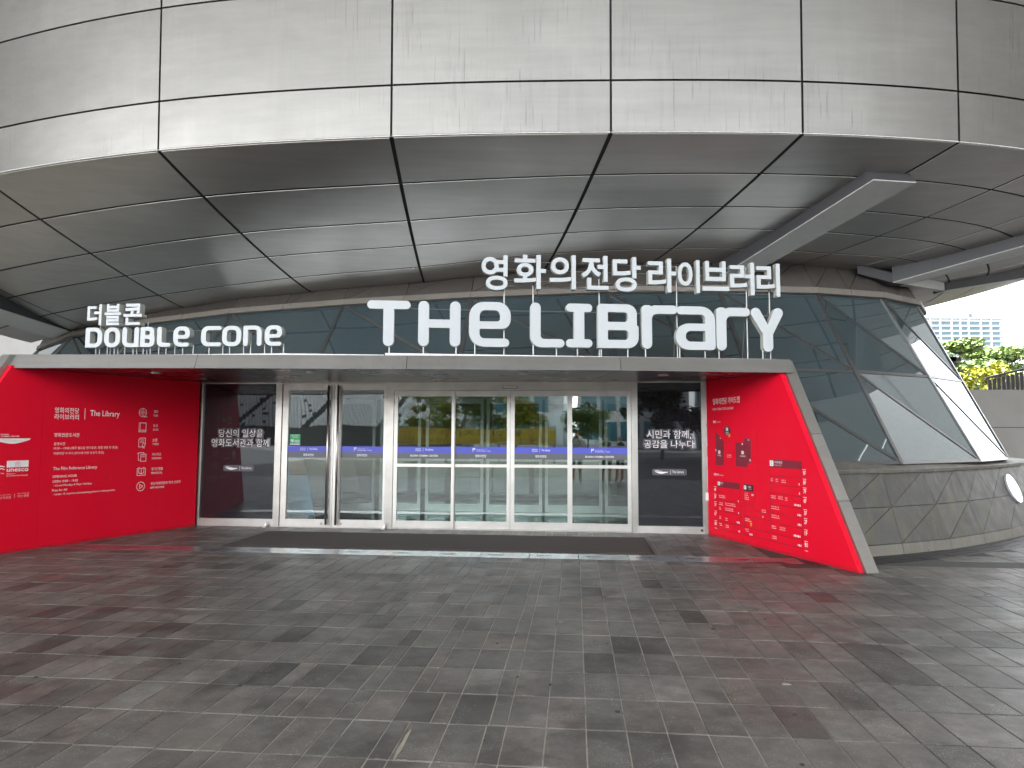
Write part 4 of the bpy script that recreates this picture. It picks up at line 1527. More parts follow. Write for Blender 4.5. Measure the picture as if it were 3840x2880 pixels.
# ================================================================== SIGNS
def rounded(pts, n=6):
    """pts: (x,y,r) -> outline with rounded corners"""
    out = []
    m = len(pts)
    for i in range(m):
        x, y, r = pts[i]
        p, a, b = Vector((x, y)), Vector(pts[i - 1][:2]), Vector(pts[(i + 1) % m][:2])
        if r <= 1e-5:
            out.append(p)
            continue
        u, w = (a - p), (b - p)
        lu, lw_ = u.length, w.length
        u.normalize()
        w.normalize()
        ang = u.angle(w)
        t = min(r / math.tan(ang / 2), lu * 0.5, lw_ * 0.5)
        rr = t * math.tan(ang / 2)
        c = p + (u + w).normalized() * (rr / math.sin(ang / 2))
        s0, s1 = p + u * t - c, p + w * t - c
        a0 = math.atan2(s0.y, s0.x)
        a1 = math.atan2(s1.y, s1.x)
        dlt = (a1 - a0 + math.pi) % (2 * math.pi) - math.pi
        for k in range(n + 1):
            tt = a0 + dlt * k / n
            out.append(c + Vector((math.cos(tt), math.sin(tt))) * rr)
    return out


def letter_outline(ch, w, h, t):
    R_, ri, c = 1.05 * t, 0.32 * t, t * 0.499
    m = h * 0.5
    th = t * 0.80                      # horizontal strokes are thinner
    ch_ = th * 0.499
    if ch == 'T':
        x = w / 2
        return [[(0, h, ch_), (0, h - th, ch_), (x - t / 2, h - th, 0.01 * t), (x - t / 2, 0, c), (x + t / 2, 0, c), (x + t / 2, h - th, 0.01 * t), (w, h - th, ch_), (w, h, ch_)]]
    if ch == 'H':
        return [[(0, 0, c), (t, 0, c), (t, m - th / 2, 0), (w - t, m - th / 2, 0), (w - t, 0, c), (w, 0, c), (w, h, c), (w - t, h, c), (w - t, m + th / 2, 0), (t, m + th / 2, 0), (t, h, c), (0, h, c)]]
    if ch == 'L':
        return [[(0, h, c), (0, 0, R_), (w, 0, ch_), (w, th, ch_), (t, th, ri), (t, h, c)]]
    if ch == 'I':
        x = w / 2
        return [[(0, 0, ch_), (w, 0, ch_), (w, th, ch_), (x + t / 2, th, 0), (x + t / 2, h - th, 0), (w, h - th, ch_), (w, h, ch_), (0, h, ch_), (0, h - th, ch_), (x - t / 2, h - th, 0), (x - t / 2, th, 0), (0, th, ch_)]]
    if ch == 'B':
        return [[(0, 0, 0.05 * t), (w, 0, R_), (w, m, 0.8 * t), (w * 0.955, m + 0.02 * h, 0.0), (w * 0.96, m + 0.04 * h, 0.3 * t), (w * 0.96, h, R_), (0, h, 0.35 * t)],
                [(t, th, 0.1 * t), (t, m - th / 2, 0.1 * t), (w - t, m - th / 2, ri), (w - t, th, ri)],
                [(t, m + th / 2, 0.1 * t), (t, h - th, 0.1 * t), (w - t * 1.05, h - th, ri), (w - t * 1.05, m + th / 2, ri)]]
    if ch == 'D':
        return [[(0, 0, 0.05 * t), (w, 0, 1.5 * t), (w, h, 1.5 * t), (0, h, 0.4 * t)], [(t, th, 0.05 * t), (t, h - th, 0.05 * t), (w - t, h - th, 0.6 * t), (w - t, th, 0.6 * t)]]
    if ch in 'Oo':
        return [[(0, 0, 1.5 * t), (w, 0, 1.5 * t), (w, h, 1.5 * t), (0, h, 1.5 * t)], [(t, th, 0.6 * t), (t, h - th, 0.6 * t), (w - t, h - th, 0.6 * t), (w - t, th, 0.6 * t)]]
    if ch == 'U':
        return [[(0, h, c), (0, 0, 1.3 * t), (w, 0, 0.1 * t), (w, h, c), (w - t, h, c), (w - t, th, 0.05 * t), (t, th, 0.5 * t), (t, h, c)]]
    if ch == 'n':
        return [[(0, 0, c), (t, 0, c), (t, h - th, 0.05 * t), (w - t, h - th, 0.5 * t), (w - t, 0, c), (w, 0, c), (w, h, 1.4 * t), (0, h, 0.3 * t)]]
    if ch == 'c':
        return [[(w, 0, ch_), (0, 0, 1.4 * t), (0, h, 1.4 * t), (w, h, ch_), (w, h - th, ch_), (t, h - th, 0.6 * t), (t, th, 0.6 * t), (w, th, ch_)]]
    if ch == 'e':
        e = w * 0.965
        return [[(e, 0, ch_), (0, 0, 1.4 * t), (0, h, 1.4 * t), (w, h, 1.4 * t), (w, m - th * 0.55, 0.9 * t), (t, m - th * 0.55, 0.05 * t), (t, th, 0.6 * t), (e, th, ch_)],
                [(t, m + th * 0.35, 0.1 * t), (t, h - th, 0.5 * t), (w - t, h - th, 0.5 * t), (w - t, m + th * 0.35, 0.3 * t)]]
    if ch == 'a':
        return [[(0.03 * w, h, ch_), (w, h, 1.4 * t), (w, 0, 0.35 * t), (0, 0, 1.3 * t), (0, m + th * 0.55, 1.3 * t), (w - t, m + th * 0.55, 0.05 * t), (w - t, h - th, 0.5 * t), (0.03 * w, h - th, ch_)],
                [(t, th, 0.5 * t), (t, m - th * 0.35, 0.5 * t), (w - t, m - th * 0.35, 0.1 * t), (w - t, th, 0.1 * t)]]
    if ch == 'r':
        return [[(0, 0, c), (t, 0, c), (t, h - th * 1.05, 0.5 * t), (w, h - th * 1.05, ch_), (w, h, ch_), (t * 1.2, h, 0.4 * t), (t * 0.95, h - 0.03 * h, 0.1 * t), (t * 0.8, h, 0.5 * t), (0, h, c)]]
    if ch == 'y':
        cx, jy = w * 0.52, h * 0.40
        P = []
        tipL, tipR = Vector((t * 0.52, h - t * 0.45)), Vector((w - t * 0.52, h - t * 0.45))
        J = Vector((cx, jy))
        nl = Vector((-(tipL - J).y, (tipL - J).x)).normalized() * (t / 2)
        nr = Vector((-(tipR - J).y, (tipR - J).x)).normalized() * (t / 2)
        el = (tipL - J).normalized() * (t * 0.5)
        er = (tipR - J).normalized() * (t * 0.5)
        a1 = tipL + el + nl
        a2 = tipL + el - nl
        b1 = tipR + er + nr
        b2 = tipR + er - nr
        return [[(cx - t / 2, 0, c), (cx + t / 2, 0, c), (cx + t / 2, jy, 0), (b2.x, b2.y, c), (b1.x, b1.y, c), (cx, jy + t * 0.95, 0), (a2.x, a2.y, c), (a1.x, a1.y, c), (cx - t / 2, jy, 0)]]
    raise KeyError(ch)


def curve_mesh(loops, depth, bevel):
    c = bpy.data.curves.new('l', 'CURVE')
    c.dimensions = '2D'
    c.fill_mode = 'BOTH'
    c.extrude = depth / 2
    c.bevel_depth = bevel
    c.offset = -bevel
    c.bevel_resolution = 1
    for lp in loops:
        sp = c.splines.new('POLY')
        sp.points.add(len(lp) - 1)
        for p, q in zip(sp.points, lp):
            p.co = (q[0], q[1], 0, 1)
        sp.use_cyclic_u = True
    o = bpy.data.objects.new('l', c)
    me = o.to_mesh().copy()
    o.to_mesh_clear()
    bpy.data.objects.remove(o)
    bpy.data.curves.remove(c)
    return me


def place_letter(me, F, mat_front, mat_side, parent):
    """F(u,z,n): n towards the viewer; mesh local x,y,z -> u,z,n"""
    me.materials.clear()
    me.materials.append(MATS[mat_front])
    me.materials.append(MATS[mat_side])
    zmax = max(v.co.z for v in me.vertices)
    for p in me.polygons:
        p.material_index = 0 if p.normal.z > 0.5 else 1
        p.use_smooth = False
    for v in me.vertices:
        v.co = F(v.co.x, v.co.y, v.co.z)
    me.name = 'letter'
    return link_mesh('letter', me, None, parent)


def sign_frame(p0, p1):
    p0, p1 = Vector((*p0, 0)), Vector((*p1, 0))
    d = (p1 - p0).normalized()
    n_ = Vector((d.y, -d.x, 0))
    return lambda u, z, n=0.0: p0 + d * u + n_ * n + Vector((0, 0, z))


def hangul(body, u0, z0, u1, z1, depth, F, parent, n0, bold=0.028):
    me = glyphs(body, depth / 2, bold, 0.0, 6)
    xs = [v.co.x for v in me.vertices]
    ys = [v.co.y for v in me.vertices]
    kx, ky = (u1 - u0) / (max(xs) - min(xs)), (z1 - z0) / (max(ys) - min(ys))
    x0, y0 = min(xs), min(ys)
    for v in me.vertices:
        v.co.x = u0 + (v.co.x - x0) * kx
        v.co.y = z0 + (v.co.y - y0) * ky
        v.co.z = n0 + v.co.z
    me.update()
    return place_letter(me, F, 'sign_face', 'sign_side', parent)


def latin(ch, u0, z0, u1, z1, t, depth, F, parent):
    loops = [rounded(l) for l in letter_outline(ch, u1 - u0, z1 - z0, t)]
    me = curve_mesh(loops, depth, 0.004)
    for v in me.vertices:
        v.co.x += u0
        v.co.y += z0
    me.update()
    return place_letter(me, F, 'sign_face', 'sign_side', parent)


SF = sign_frame((-2.0, 9.08), (3.8, 9.50))
sg = thing('library_sign', SF(2.9, 2.535), 'big white letter sign with two lines standing on the canopy at right', 'sign')
for ch, u0, z0, u1, z1 in (('T', 0.051, 2.697, 0.631, 3.315), ('H', 0.734, 2.703, 1.302, 3.320), ('e', 1.415, 2.706, 1.982, 3.322), ('L', 2.246, 2.710, 2.717, 3.325),
                           ('I', 2.737, 2.714, 3.102, 3.320), ('B', 3.173, 2.712, 3.746, 3.325), ('r', 3.789, 2.710, 4.290, 3.318), ('a', 4.262, 2.703, 4.828, 3.312),
                           ('r', 4.841, 2.701, 5.325, 3.304), ('y', 5.333, 2.691, 5.804, 3.302)):
    latin(ch, u0, z0, u1, z1, 0.145, 0.09, SF, sg)
for ch, u0, z0, u1, z1 in (('영', 1.567, 3.484, 1.944, 3.967), ('화', 2.008, 3.509, 2.467, 3.982), ('의', 2.493, 3.513, 2.882, 3.989), ('전', 2.935, 3.516, 3.336, 3.992), ('당', 3.371, 3.498, 3.788, 3.983),
                           ('라', 3.861, 3.499, 4.288, 3.973), ('이', 4.281, 3.496, 4.623, 3.961), ('브', 4.627, 3.534, 5.039, 3.954), ('러', 5.021, 3.481, 5.404, 3.943), ('리', 5.401, 3.468, 5.773, 3.937)):
    hangul(ch, u0 + 0.012 + 0.004 * (u0 - 1.5), z0, u1 - 0.008, z1, 0.10, SF, sg, 0.01, 0.020)
MB().prism([SF(0.30, 2.555, 0.03), SF(5.70, 2.540, 0.03), SF(5.70, 2.592, 0.03), SF(0.30, 2.607, 0.03)], SF(0, 0, -0.05) - SF(0, 0, 0.03)).build('base_rail', 'rail_paint', sg)
for u in (0.35, 0.806, 1.246, 1.5, 2.297, 2.614, 2.905, 3.235, 3.605, 3.854, 4.336, 4.696, 4.894, 5.523):
    MB().tube(SF(u, 2.56, -0.01), SF(u, 2.76, -0.01), 0.011).build('post', 'rod_steel', sg)
for u in (1.897, 2.297, 3.22, 4.32, 5.327, 5.659):
    MB().tube(SF(u, 2.56, -0.062), SF(u, 3.90, -0.062), 0.0105).build('post', 'rod_steel', sg)
    MB().tube(SF(u + 0.03, 2.56, -0.34), SF(u, 3.45, -0.07), 0.007).build('brace', 'rod_steel', sg)
for z_ in (3.555, 3.635, 3.790, 3.905):
    MB().tube(SF(1.72, z_ + 0.015, -0.075), SF(5.70, z_ - 0.025, -0.075), 0.008).build('tie_rod', 'rod_steel', sg)
MB().tube(SF(0.3, 3.225, -0.055), SF(5.66, 3.215, -0.055), 0.008).build('tie_rod', 'rod_steel', sg)

DF = sign_frame((-5.85, 9.42), (-3.0, 9.12))
ds = thing('double_cone_sign', DF(1.4, 2.535), 'smaller white letter sign with two lines standing on the canopy at left', 'sign')
for ch, u0, u1 in (('D', -0.053, 0.198), ('O', 0.226, 0.462), ('U', 0.492, 0.738), ('B', 0.758, 0.968), ('L', 1.000, 1.202), ('e', 1.237, 1.478), ('c', 1.637, 1.928), ('o', 1.937, 2.212), ('n', 2.237, 2.501), ('e', 2.540, 2.786)):
    latin(ch, u0, 2.699, u1, 2.978, 0.071, 0.10, DF, ds)
for ch, u0, u1 in (('더', -0.031, 0.198), ('블', 0.225, 0.485), ('콘', 0.505, 0.792)):
    hangul(ch, u0, 3.006, u1 - 0.018, 3.302, 0.11, DF, ds, 0.01, 0.026)
MB().prism([DF(0.05, 2.550, 0.03), DF(2.83, 2.550, 0.03), DF(2.83, 2.598, 0.03), DF(0.05, 2.598, 0.03)], DF(0, 0, -0.05) - DF(0, 0, 0.03)).build('base_rail', 'rail_paint', ds)
for u in (0.067, 0.237, 0.343, 0.497, 0.62, 0.769, 0.872, 0.997, 1.104, 1.232, 1.346, 1.497, 1.726, 1.925, 2.021, 2.22, 2.319, 2.518, 2.617, 2.784):
    MB().tube(DF(u, 2.56, -0.01), DF(u, 2.73, -0.01), 0.009).build('post', 'rod_steel', ds)
for u in (0.085, 0.245, 0.36, 0.64, 0.79):
    MB().tube(DF(u, 2.56, -0.058), DF(u, 3.06, -0.058), 0.008).build('post', 'rod_steel', ds)
MB().tube(DF(0.1, 2.935, -0.06), DF(2.75, 2.935, -0.06), 0.007).build('tie_rod', 'rod_steel', ds)
MB().prism([SF(-1.02, 2.548, 0.02), SF(0.28, 2.548, 0.02), SF(0.28, 2.585, 0.02), SF(-1.02, 2.585, 0.02)], SF(0, 0, -0.03) - SF(0, 0, 0.02)).build('canopy_rail', 'rail_paint', portal)


# ================================================================== BACKGROUND AT THE RIGHT
rw = thing('retaining_wall', (22, 24, 0), 'pale grey panelled retaining wall behind the cone at the right edge', 'wall')
MB().box(11, 45, 24.06, 24.6, -0.1, 3.18).build('core', 'joint_black', rw)
for k in range(8):
    x0 = 11 + 4.2 * k
    for z0, z1 in ((0.0, 1.885), (1.905, 3.22)):
        MB().box(x0 + 0.008, x0 + 4.192, 24.0, 24.06, z0, z1).build('panel', 'concrete_wall', rw)
fence = thing('steel_fence', (18, 24.5, 3.2), 'dark steel slatted fence rising in steps on the pale retaining wall', 'fence')
MB().box(15.3, 16.0, 24.45, 24.6, 3.19, 4.45).build('gate_post', 'dark_steel', fence)
MB().box(14.6, 16.2, 24.45, 24.6, 4.28, 4.42).build('gate_beam', 'dark_steel', fence)
for i in range(14):
    x = 17.15 + 0.165 * i
    top = 3.62 + 0.040 * i
    MB().box(x, x + 0.125, 24.5, 24.54, 3.19, top).build('slat', 'dark_steel', fence)
MB().prism([(17.05, 24.46, 3.62), (19.5, 24.46, 4.22), (19.5, 24.46, 4.30), (17.05, 24.46, 3.70)], (0, 0.12, 0)).build('top_rail', 'dark_steel', fence)
MB().box(19.45, 19.85, 24.4, 24.7, 3.19, 4.35).build('end_post', 'dark_steel', fence)
MB().box(18.75, 19.7, 24.5, 24.75, 4.36, 5.25).build('upper_screen', 'dark_steel', fence)


def leaf_cloud(centers, n, size, seed, flat=0.5):
    r = random.Random(seed)
    mb = MB()
    for (c, rad, sq) in centers:
        for _ in range(n):
            while True:
                d = Vector((r.uniform(-1, 1), r.uniform(-1, 1), r.uniform(-1, 1)))
                if 0.25 < d.length < 1:
                    break
            d *= 0.55 + 0.45 * r.random()
            p = Vector(c) + Vector((d.x * rad, d.y * rad, d.z * rad * sq))
            a = Vector((r.uniform(-1, 1), r.uniform(-1, 1), r.uniform(-flat, flat))).normalized()
            b = a.cross(Vector((r.uniform(-1, 1), r.uniform(-1, 1), r.uniform(0.2, 1)))).normalized()
            s_ = size * r.uniform(0.6, 1.4)
            mb.add([p - a * s_ * 0.5, p + b * s_ * 0.28, p + a * s_ * 0.5, p - b * s_ * 0.28], [(0, 1, 2, 3)])
    return mb


def tree(name, x, y, h, wid, kind, label, cat, group, seed, leaf, nleaf=130, size=0.32, sq=0.5, clumps=16):
    r = random.Random(seed)
    t = thing(name, (x, y, 0), label, cat, group)
    tr = MB()
    th = h * 0.55
    tr.tube((x, y, -0.05), (x + 0.15, y, th * 0.6), 0.02 * h + 0.03, 8, 0.014 * h + 0.02)
    tr.tube((x + 0.15, y, th * 0.6), (x + 0.05, y, h * 0.85), 0.014 * h + 0.02, 8, 0.01)
    cs = []
    for i in range(clumps):
        zf = r.uniform(0.42, 0.97) if kind != 'pine' else (0.50, 0.62, 0.72, 0.82, 0.90, 0.96)[i % 6] + r.uniform(-0.03, 0.03)
        rad = wid * (1.05 - 0.75 * max(0, zf - 0.45)) * 0.5
        an = r.uniform(0, 2 * math.pi)
        rr = rad * math.sqrt(r.random()) * 0.85
        c = (x + rr * math.cos(an), y + rr * math.sin(an), h * zf)
        cs.append((c, wid * r.uniform(0.16, 0.27), sq * r.uniform(0.7, 1.2)))
        if i % 2 == 0:
            z0 = h * max(0.3, zf - 0.2)
            tr.tube((x + 0.1, y, z0), c, 0.008 * h, 5, 0.01)
    tr.build('trunk', 'bark', t)
    leaf_cloud(cs, nleaf, size, seed + 1).build('crown', leaf, t)
    return t


GR = 'trees behind the retaining wall'
tree('pine_tree', 36.9, 57, 9.9, 5.0, 'pine', 'dark green pine nearest the glass cone, in front of the apartment block', 'tree', GR, 3, 'leaf_pine', 260, 0.40, 0.45, 30)
tree('pine_tree', 40.0, 63, 8.3, 6.0, 'pine', 'lower pine between the two taller pines below the apartment block', 'tree', GR, 5, 'leaf_pine', 240, 0.42, 0.34, 20)
tree('pine_tree', 42.8, 60, 9.6, 6.6, 'pine', 'broad pine right of the middle of the gap below the apartment block', 'tree', GR, 7, 'leaf_pine', 260, 0.40, 0.45, 32)
tree('pine_tree', 49.0, 66, 7.8, 6.0, 'pine', 'pine at the right edge of the photograph behind the steel fence', 'tree', GR, 9, 'leaf_pine', 220, 0.42, 0.34, 18)
tree('ginkgo_tree', 23.6, 36, 5.5, 2.5, 'round', 'yellow-green tree left of the gate posts on the wall', 'tree', GR, 13, 'leaf_yellow', 190, 0.22, 0.8, 16)
tree('ginkgo_tree', 26.4, 37, 5.4, 2.7, 'round', 'bright yellow-green tree behind the slatted steel fence', 'tree', GR, 17, 'leaf_yellow', 210, 0.22, 0.8, 18)
tree('ginkgo_tree', 30.0, 39, 4.7, 2.5, 'round', 'yellow-green tree right of the steel fence', 'tree', GR, 19, 'leaf_yellow', 160, 0.22, 0.8, 14)

# apartment block far behind
apt = thing('apartment_building', (240, 372, 0), 'tall white apartment block with rows of blue windows far behind the trees', 'building')
AY, AX0, AX1, AH = 370.0, 196.0, 268.5, 67.0
MB().box(AX0, AX1, AY, AY + 12, 0, AH).build('wall', 'apartment_white', apt)
FLH = 2.83
COLS_ = [(199, 203.5), (205, 211.5), (213.2, 216.5), (219.5, 222.5), (223.4, 227.2), (228.4, 232.2), (241.0, 244.2), (245.4, 250.0), (251.2, 254.2), (255.2, 258.2), (259.4, 263.6), (264.8, 267.6)]
COLS_ = [(197.5, 201.0), (202.5, 206.0), (207.5, 211.0), (212.2, 217.0), (218.0, 222.0), (223.0, 226.6), (229.8, 233.4), (234.6, 239.6), (240.8, 244.4), (245.4, 249.0), (250.0, 255.6), (256.8, 261.0), (262.4, 266.6)]
nf = int(AH / FLH)
wm = {}
for f in range(nf - 14, nf):
    z0 = 0.9 + f * FLH
    if z0 + 2.0 > AH: continue
    for x0, x1 in COLS_:
        key = round(x1 - x0, 2)
        if key not in wm:
            w2 = key / 2
            a_ = MB()
            for q in range(3):
                a_.box(-w2 + key * q / 3 + 0.06, -w2 + key * (q + 1) / 3 - 0.06, -0.10, 0.0, 0.42, 2.02)
            me = bpy.data.meshes.new('window')
            me.from_pydata(a_.v, [], a_.f)
            me.materials.append(MATS['apartment_pane'])
            wm[key] = me
            b_ = MB().box(-w2, w2, -0.22, -0.12, 0.62, 0.72)
            me2 = bpy.data.meshes.new('balcony_rail')
            me2.from_pydata(b_.v, [], b_.f)
            me2.materials.append(MATS['flat_rail'])
            wm[(key, 'r')] = me2
        o = bpy.data.objects.new('window', wm[key])
        COL.objects.link(o)
        o.location = ((x0 + x1) / 2, AY - 0.02, z0)
        adopt(o, apt)
        p = bpy.data.objects.new('balcony_rail', wm[(key, 'r')])
        COL.objects.link(p)
        p.location = o.location
        adopt(p, apt)
for x in [AX0] + [(a_[1] + b_[0]) / 2 for a_, b_ in zip(COLS_, COLS_[1:])]:
    MB().box(x - 0.35, x + 0.35, AY - 0.7, AY, 0, AH).build('fin', 'apartment_white', apt)
for f in range(nf - 14, nf + 1):
    MB().box(AX0, AX1, AY - 0.5, AY, 0.35 + f * FLH, 0.75 + f * FLH).build('floor_band', 'apartment_white', apt)
MB().box(AX0 - 0.6, AX1 + 0.8, AY - 0.8, AY + 12.6, AH, AH + 0.6).build('roof_edge', 'apartment_white', apt)
for x0, x1, z1, ch in ((216.0, 221.8, AH + 8.4, '협'), (244.5, 250.8, AH + 9.4, '성')):
    tw = MB().box(x0, x1, AY + 1, AY + 7, AH + 0.6, z1).build('roof_tower', 'apartment_white', apt)
    fit_text(ch, (x0 + 1.2, z1 - 6.4, x1 - 1.2, z1 - 1.4), lambda s, z: Vector((s, AY + 0.96, z)), 'flat_sign_grey', tw, 'lettering', 0.03)
MB().box(253.5, 264.0, AY + 2, AY + 8, AH + 0.6, AH + 3.6).build('roof_house', 'apartment_white', apt)


# ================================================================== ROOF OVER THE PLAZA (above the picture)
th = thing('left_light_block', (-50, 35, 0), 'big grey block added left of the plaza, out of view, to hold back light', 'building')  # added unseen block, keeps bright light from the left off fascia and soffit
MB().box(-75, -30, -3, 62, 0, 33.9).build('wall', 'concrete_grey', th)
for k in range(10):
    MB().box(-30, -29.9, 5 + 5.6 * k, 10 + 5.6 * k, 4, 30).build('panel', 'concrete_wall', th)
hb = thing('hill_building', (40, 5, 0), 'long pale grey building on the right side of the plaza, outside the picture', 'building')  # inferred from grey pane reflections; height and pale tone chosen for the light
MB().box(36, 56, -34, 22, 0, 33.9).build('wall', 'pale_cladding', hb)
for k in range(11):
    MB().box(35.9, 36, -32 + 4.8 * k, -28 + 4.8 * k, 3, 30).build('panel', 'pale_cladding', hb)
rf = MB().prism([(-75, -55, 34), (36, -55, 34), (36, 16, 34), (4, 16, 34), (4, 45, 34), (-75, 45, 34)], (0, 0, 2.5)).build('canopy_roof', 'roof_soffit')
tag(rf, 'great flat roof high above the plaza', kind='structure')


# ================================================================== BEHIND THE VIEWER (seen in the glass)
stand = thing('grandstand', (-52, -78, 0), 'grandstand with rows of grey seats across the plaza, seen only as a reflection', 'grandstand')


def gs(x, y, z):
    return Vector((-22.0 - x, -70.0 - y - 0.10 * x, z))


mb = MB()
for r_ in range(14):
    mb.box(0, 62, r_ * 0.9, 14 * 0.9 + 2, 2.3 + r_ * 0.46, 2.76 + r_ * 0.46, gs)
mb.box(0, 62, -0.3, 14, -0.05, 2.32, gs)
mb.build('terrace', 'terrace_dark', stand)
mb = MB()
for r_ in range(14):
    for c_ in range(108):
        if (c_ % 22) in (20, 21) or RND.random() < 0.03:
            continue
        x = 0.5 + c_ * 0.57
        y0 = r_ * 0.9
        z0 = 2.76 + r_ * 0.46
        mb.box(x, x + 0.43, y0 + 0.25, y0 + 0.33, z0 + 0.12, z0 + 0.24, gs)
        mb.box(x, x + 0.43, y0 + 0.36, y0 + 0.50, z0 + 0.26, z0 + 0.56, gs)
o = mb.build('seats', 'seat_grey', stand)
o['kind'] = 'stuff'
GB = 'trees on the far side of the plaza'
for i, (x, y, h, w, lf, lb) in enumerate(((-16.5, -38, 5.6, 5.0, 'leaf_yellow', 'yellow-green tree beside the grandstand, seen as a reflection'),
                                          (-12.4, -40, 6.4, 6.0, 'leaf_green', 'tall light green tree behind the yellow banner, seen as a reflection'),
                                          (-8.6, -37, 5.2, 5.0, 'leaf_yellow', 'low yellow-green tree right of the yellow banner, seen as a reflection'),
                                          (-3.2, -45, 4.4, 5.0, 'leaf_green', 'light green tree reflected behind the standing people'),
                                          (3.4, -24, 5.0, 5.6, 'leaf_dark', 'dark spreading tree reflected in the right side window'))):
    tree('plaza_tree', x, y, h, w, 'round', lb, 'tree', GB, 40 + i, lf, 170, 0.42, 0.7, 16)
for nm, x0, x1, y0, y1, h, lb in (('office_building', -5.5, 8, -74, -62, 15, 'glass office building reflected above the standing people'), ('office_building', 9.5, 30, -84, -66, 22, 'second office building reflected at the right'), ('office_building', -19, -7.5, -76, -64, 9, 'low white building reflected above the banner')):
    bd = thing(nm, ((x0 + x1) / 2, y1, 0), lb, 'building', 'buildings beyond the plaza')
    MB().box(x0, x1, y0, y1, 0, h).build('wall', 'flat_white', bd)
    me = None
    for f in range(int(h / 3.4)):
        for c_ in range(int((x1 - x0) / 2.4)):
            xx = x0 + 0.5 + 2.4 * c_
            MB().box(xx, xx + 1.9, y1, y1 + 0.05, 1.2 + 3.4 * f, 3.4 + 3.4 * f).build('window', 'flat_pane', bd)
scr = thing('plaza_screen', (-48, -100, 0), 'red and white screen wall above the grandstand, seen as a reflection', 'screen')
MB().box(-56, -47, -100.4, -100, 0, 13.5).build('red_sheet', 'red_panel', scr)
MB().box(-47, -38, -100.4, -100, 0, 12.5).build('white_sheet', 'flat_white', scr)
bn = thing('plaza_banner', (-7.6, -17, 0), 'long yellow banner on a barrier across the plaza, seen as a reflection', 'banner')
MB().box(-12.4, -2.8, -17.0, -16.97, 1.05, 1.95).build('cloth', 'banner_yellow', bn)
fit_text('자전거 / 전동킥보드 / 스케이트보드', (3.1, 1.12, 12.1, 1.46), lambda s, z: Vector((-s, -16.965, z)), 'print_ink', bn)
fit_text('출입금지 구역', (4.6, 1.54, 10.6, 1.88), lambda s, z: Vector((-s, -16.965, z)), 'print_ink', bn)
for x in (-12.4, -9.2, -6.0, -2.8):
    MB().box(x - 0.05, x + 0.05, -17.1, -17.0, 0, 2.0).build('post', 'dark_steel', bn)


def person(name, x, y, label, joints, edges, zones, rz=0.0, group=None):
    """one skinned body; zones: list of (test, material)"""
    me = bpy.data.meshes.new('body')
    me.from_pydata([j[0] for j in joints], edges, [])
    o = bpy.data.objects.new('body', me)
    COL.objects.link(o)
    o.modifiers.new('skin', 'SKIN').use_smooth_shade = True
    sv = me.skin_vertices[0].data
    for i, j in enumerate(joints):
        sv[i].radius = j[1]
    sv[0].use_root = True
    sd = o.modifiers.new('sub', 'SUBSURF')
    sd.levels = sd.render_levels = 2
    dg = bpy.context.evaluated_depsgraph_get()
    dg.update()
    m2 = bpy.data.meshes.new_from_object(o.evaluated_get(dg))
    bpy.data.objects.remove(o)
    m2.materials.clear()
    for _, mt in zones:
        m2.materials.append(MATS[mt])
    for p in m2.polygons:
        for i, (test, mt) in enumerate(zones):
            if test(p.center):
                p.material_index = i
                break
        p.use_smooth = True
    t = thing(name, (x, y, 0), label, 'person', group)
    b = bpy.data.objects.new('body', m2)
    COL.objects.link(b)
    b.parent = t
    t.rotation_euler = (0, 0, rz)
    return t


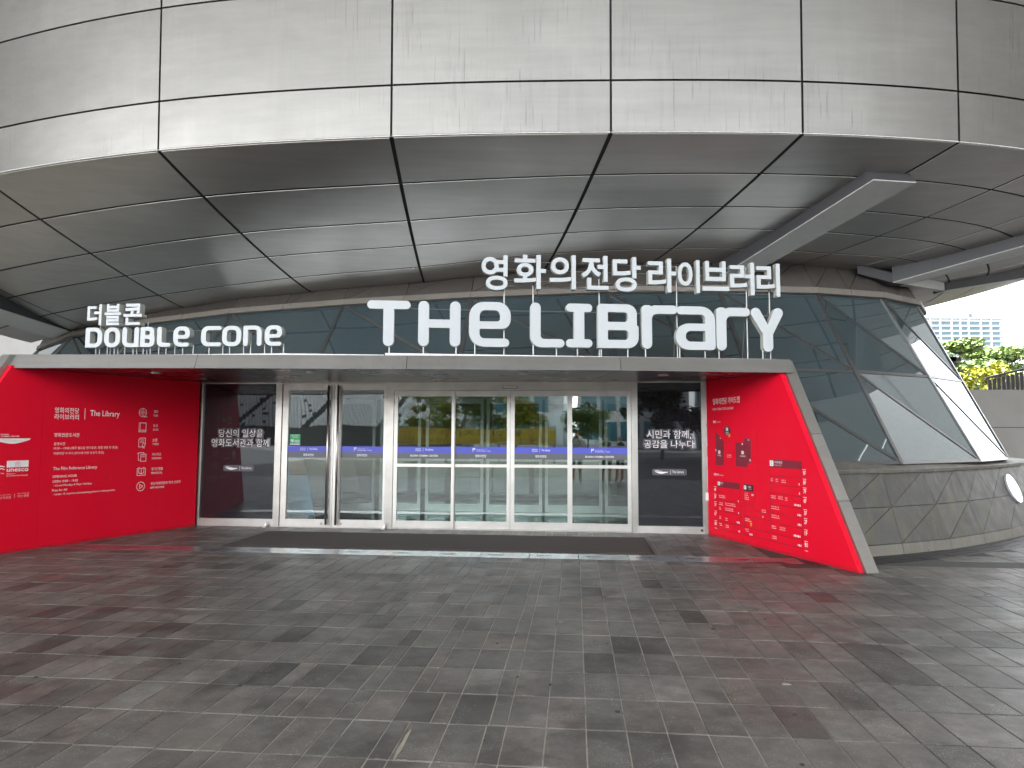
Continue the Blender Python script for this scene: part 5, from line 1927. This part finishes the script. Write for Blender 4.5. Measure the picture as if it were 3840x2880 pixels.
def body(h, arms):
    k = h / 1.72
    J = [((0, 0, 0.95 * k), (0.145, 0.10)), ((0, 0, 1.15 * k), (0.13, 0.09)), ((0, 0.0, 1.38 * k), (0.15, 0.095)), ((0, 0.01, 1.47 * k), (0.06, 0.055)),
         ((0, 0.03, 1.56 * k), (0.075, 0.09)), ((0, 0.02, 1.66 * k), (0.078, 0.09)),
         ((-0.09, 0, 0.88 * k), (0.085, 0.085)), ((-0.10, 0.02, 0.50 * k), (0.058, 0.06)), ((-0.11, -0.02, 0.09 * k), (0.04, 0.045)), ((-0.12, 0.13, 0.035), (0.04, 0.03)),
         ((0.09, 0, 0.88 * k), (0.085, 0.085)), ((0.10, 0.02, 0.50 * k), (0.058, 0.06)), ((0.11, -0.02, 0.09 * k), (0.04, 0.045)), ((0.12, 0.13, 0.035), (0.04, 0.03))]
    E_ = [(0, 1), (1, 2), (2, 3), (3, 4), (4, 5), (0, 6), (6, 7), (7, 8), (8, 9), (0, 10), (10, 11), (11, 12), (12, 13)]
    for sgn, (el, wr, ha) in zip((-1, 1), arms):
        n0 = len(J)
        J += [((sgn * 0.19, 0, 1.37 * k), (0.055, 0.055)), (el, (0.042, 0.042)), (wr, (0.03, 0.03)), (ha, (0.034, 0.022))]
        E_ += [(2, n0), (n0, n0 + 1), (n0 + 1, n0 + 2), (n0 + 2, n0 + 3)]
    return J, E_


zone_man = [(lambda c: c.z > 1.63 or (c.z > 1.50 and c.y < 0.0), 'hair_black'), (lambda c: c.z > 1.46 or (abs(c.x) > 0.24 and c.z > 0.9) or (c.y > 0.22 and c.z > 1.0), 'skin'), (lambda c: c.z > 0.93, 'shirt_white'), (lambda c: c.z > 0.50, 'shorts_dark'), (lambda c: c.z > 0.08, 'skin'), (lambda c: True, 'shirt_white')]
J, E_ = body(1.72, (((-0.25, 0.05, 1.12), (-0.10, 0.26, 1.36), (-0.05, 0.30, 1.44)), ((0.25, 0.05, 1.12), (0.10, 0.26, 1.36), (0.05, 0.30, 1.44))))
pm = person('person', 0.0, -0.42, 'person in a white shirt and dark shorts holding up a phone, reflected in the doors', J, E_, zone_man, 0.0)
ph = MB().box(-0.08, 0.08, 0.30, 0.31, 1.43, 1.51).build('phone', 'print_ink')
ph.location = (0, -0.42, 0)
tag(ph, 'dark phone held up by the person in the white shirt', 'phone')
zone_w = [(lambda c: c.z > 1.52 or (c.z > 1.22 and c.y < -0.05 and abs(c.x) < 0.14), 'hair_black'), (lambda c: c.z > 1.40, 'skin'), (lambda c: c.z > 0.88, 'shirt_white'), (lambda c: c.z > 0.45, 'shorts_dark'), (lambda c: c.z > 0.07, 'skin'), (lambda c: True, 'shirt_white')]
for x, y, h, rz, lb in ((0.95, -0.55, 1.64, math.pi, 'person with long dark hair in a white top standing with back turned, reflected'), (1.40, -0.85, 1.60, 2.6, 'second person in a white top at the right of the reflected group')):
    J, E_ = body(h, (((-0.25, 0.0, 1.08), (-0.24, 0.08, 0.86), (-0.23, 0.11, 0.78)), ((0.25, 0.0, 1.08), (0.24, 0.08, 0.86), (0.23, 0.11, 0.78))))
    person('person', x, y, lb, J, E_, zone_w, rz)
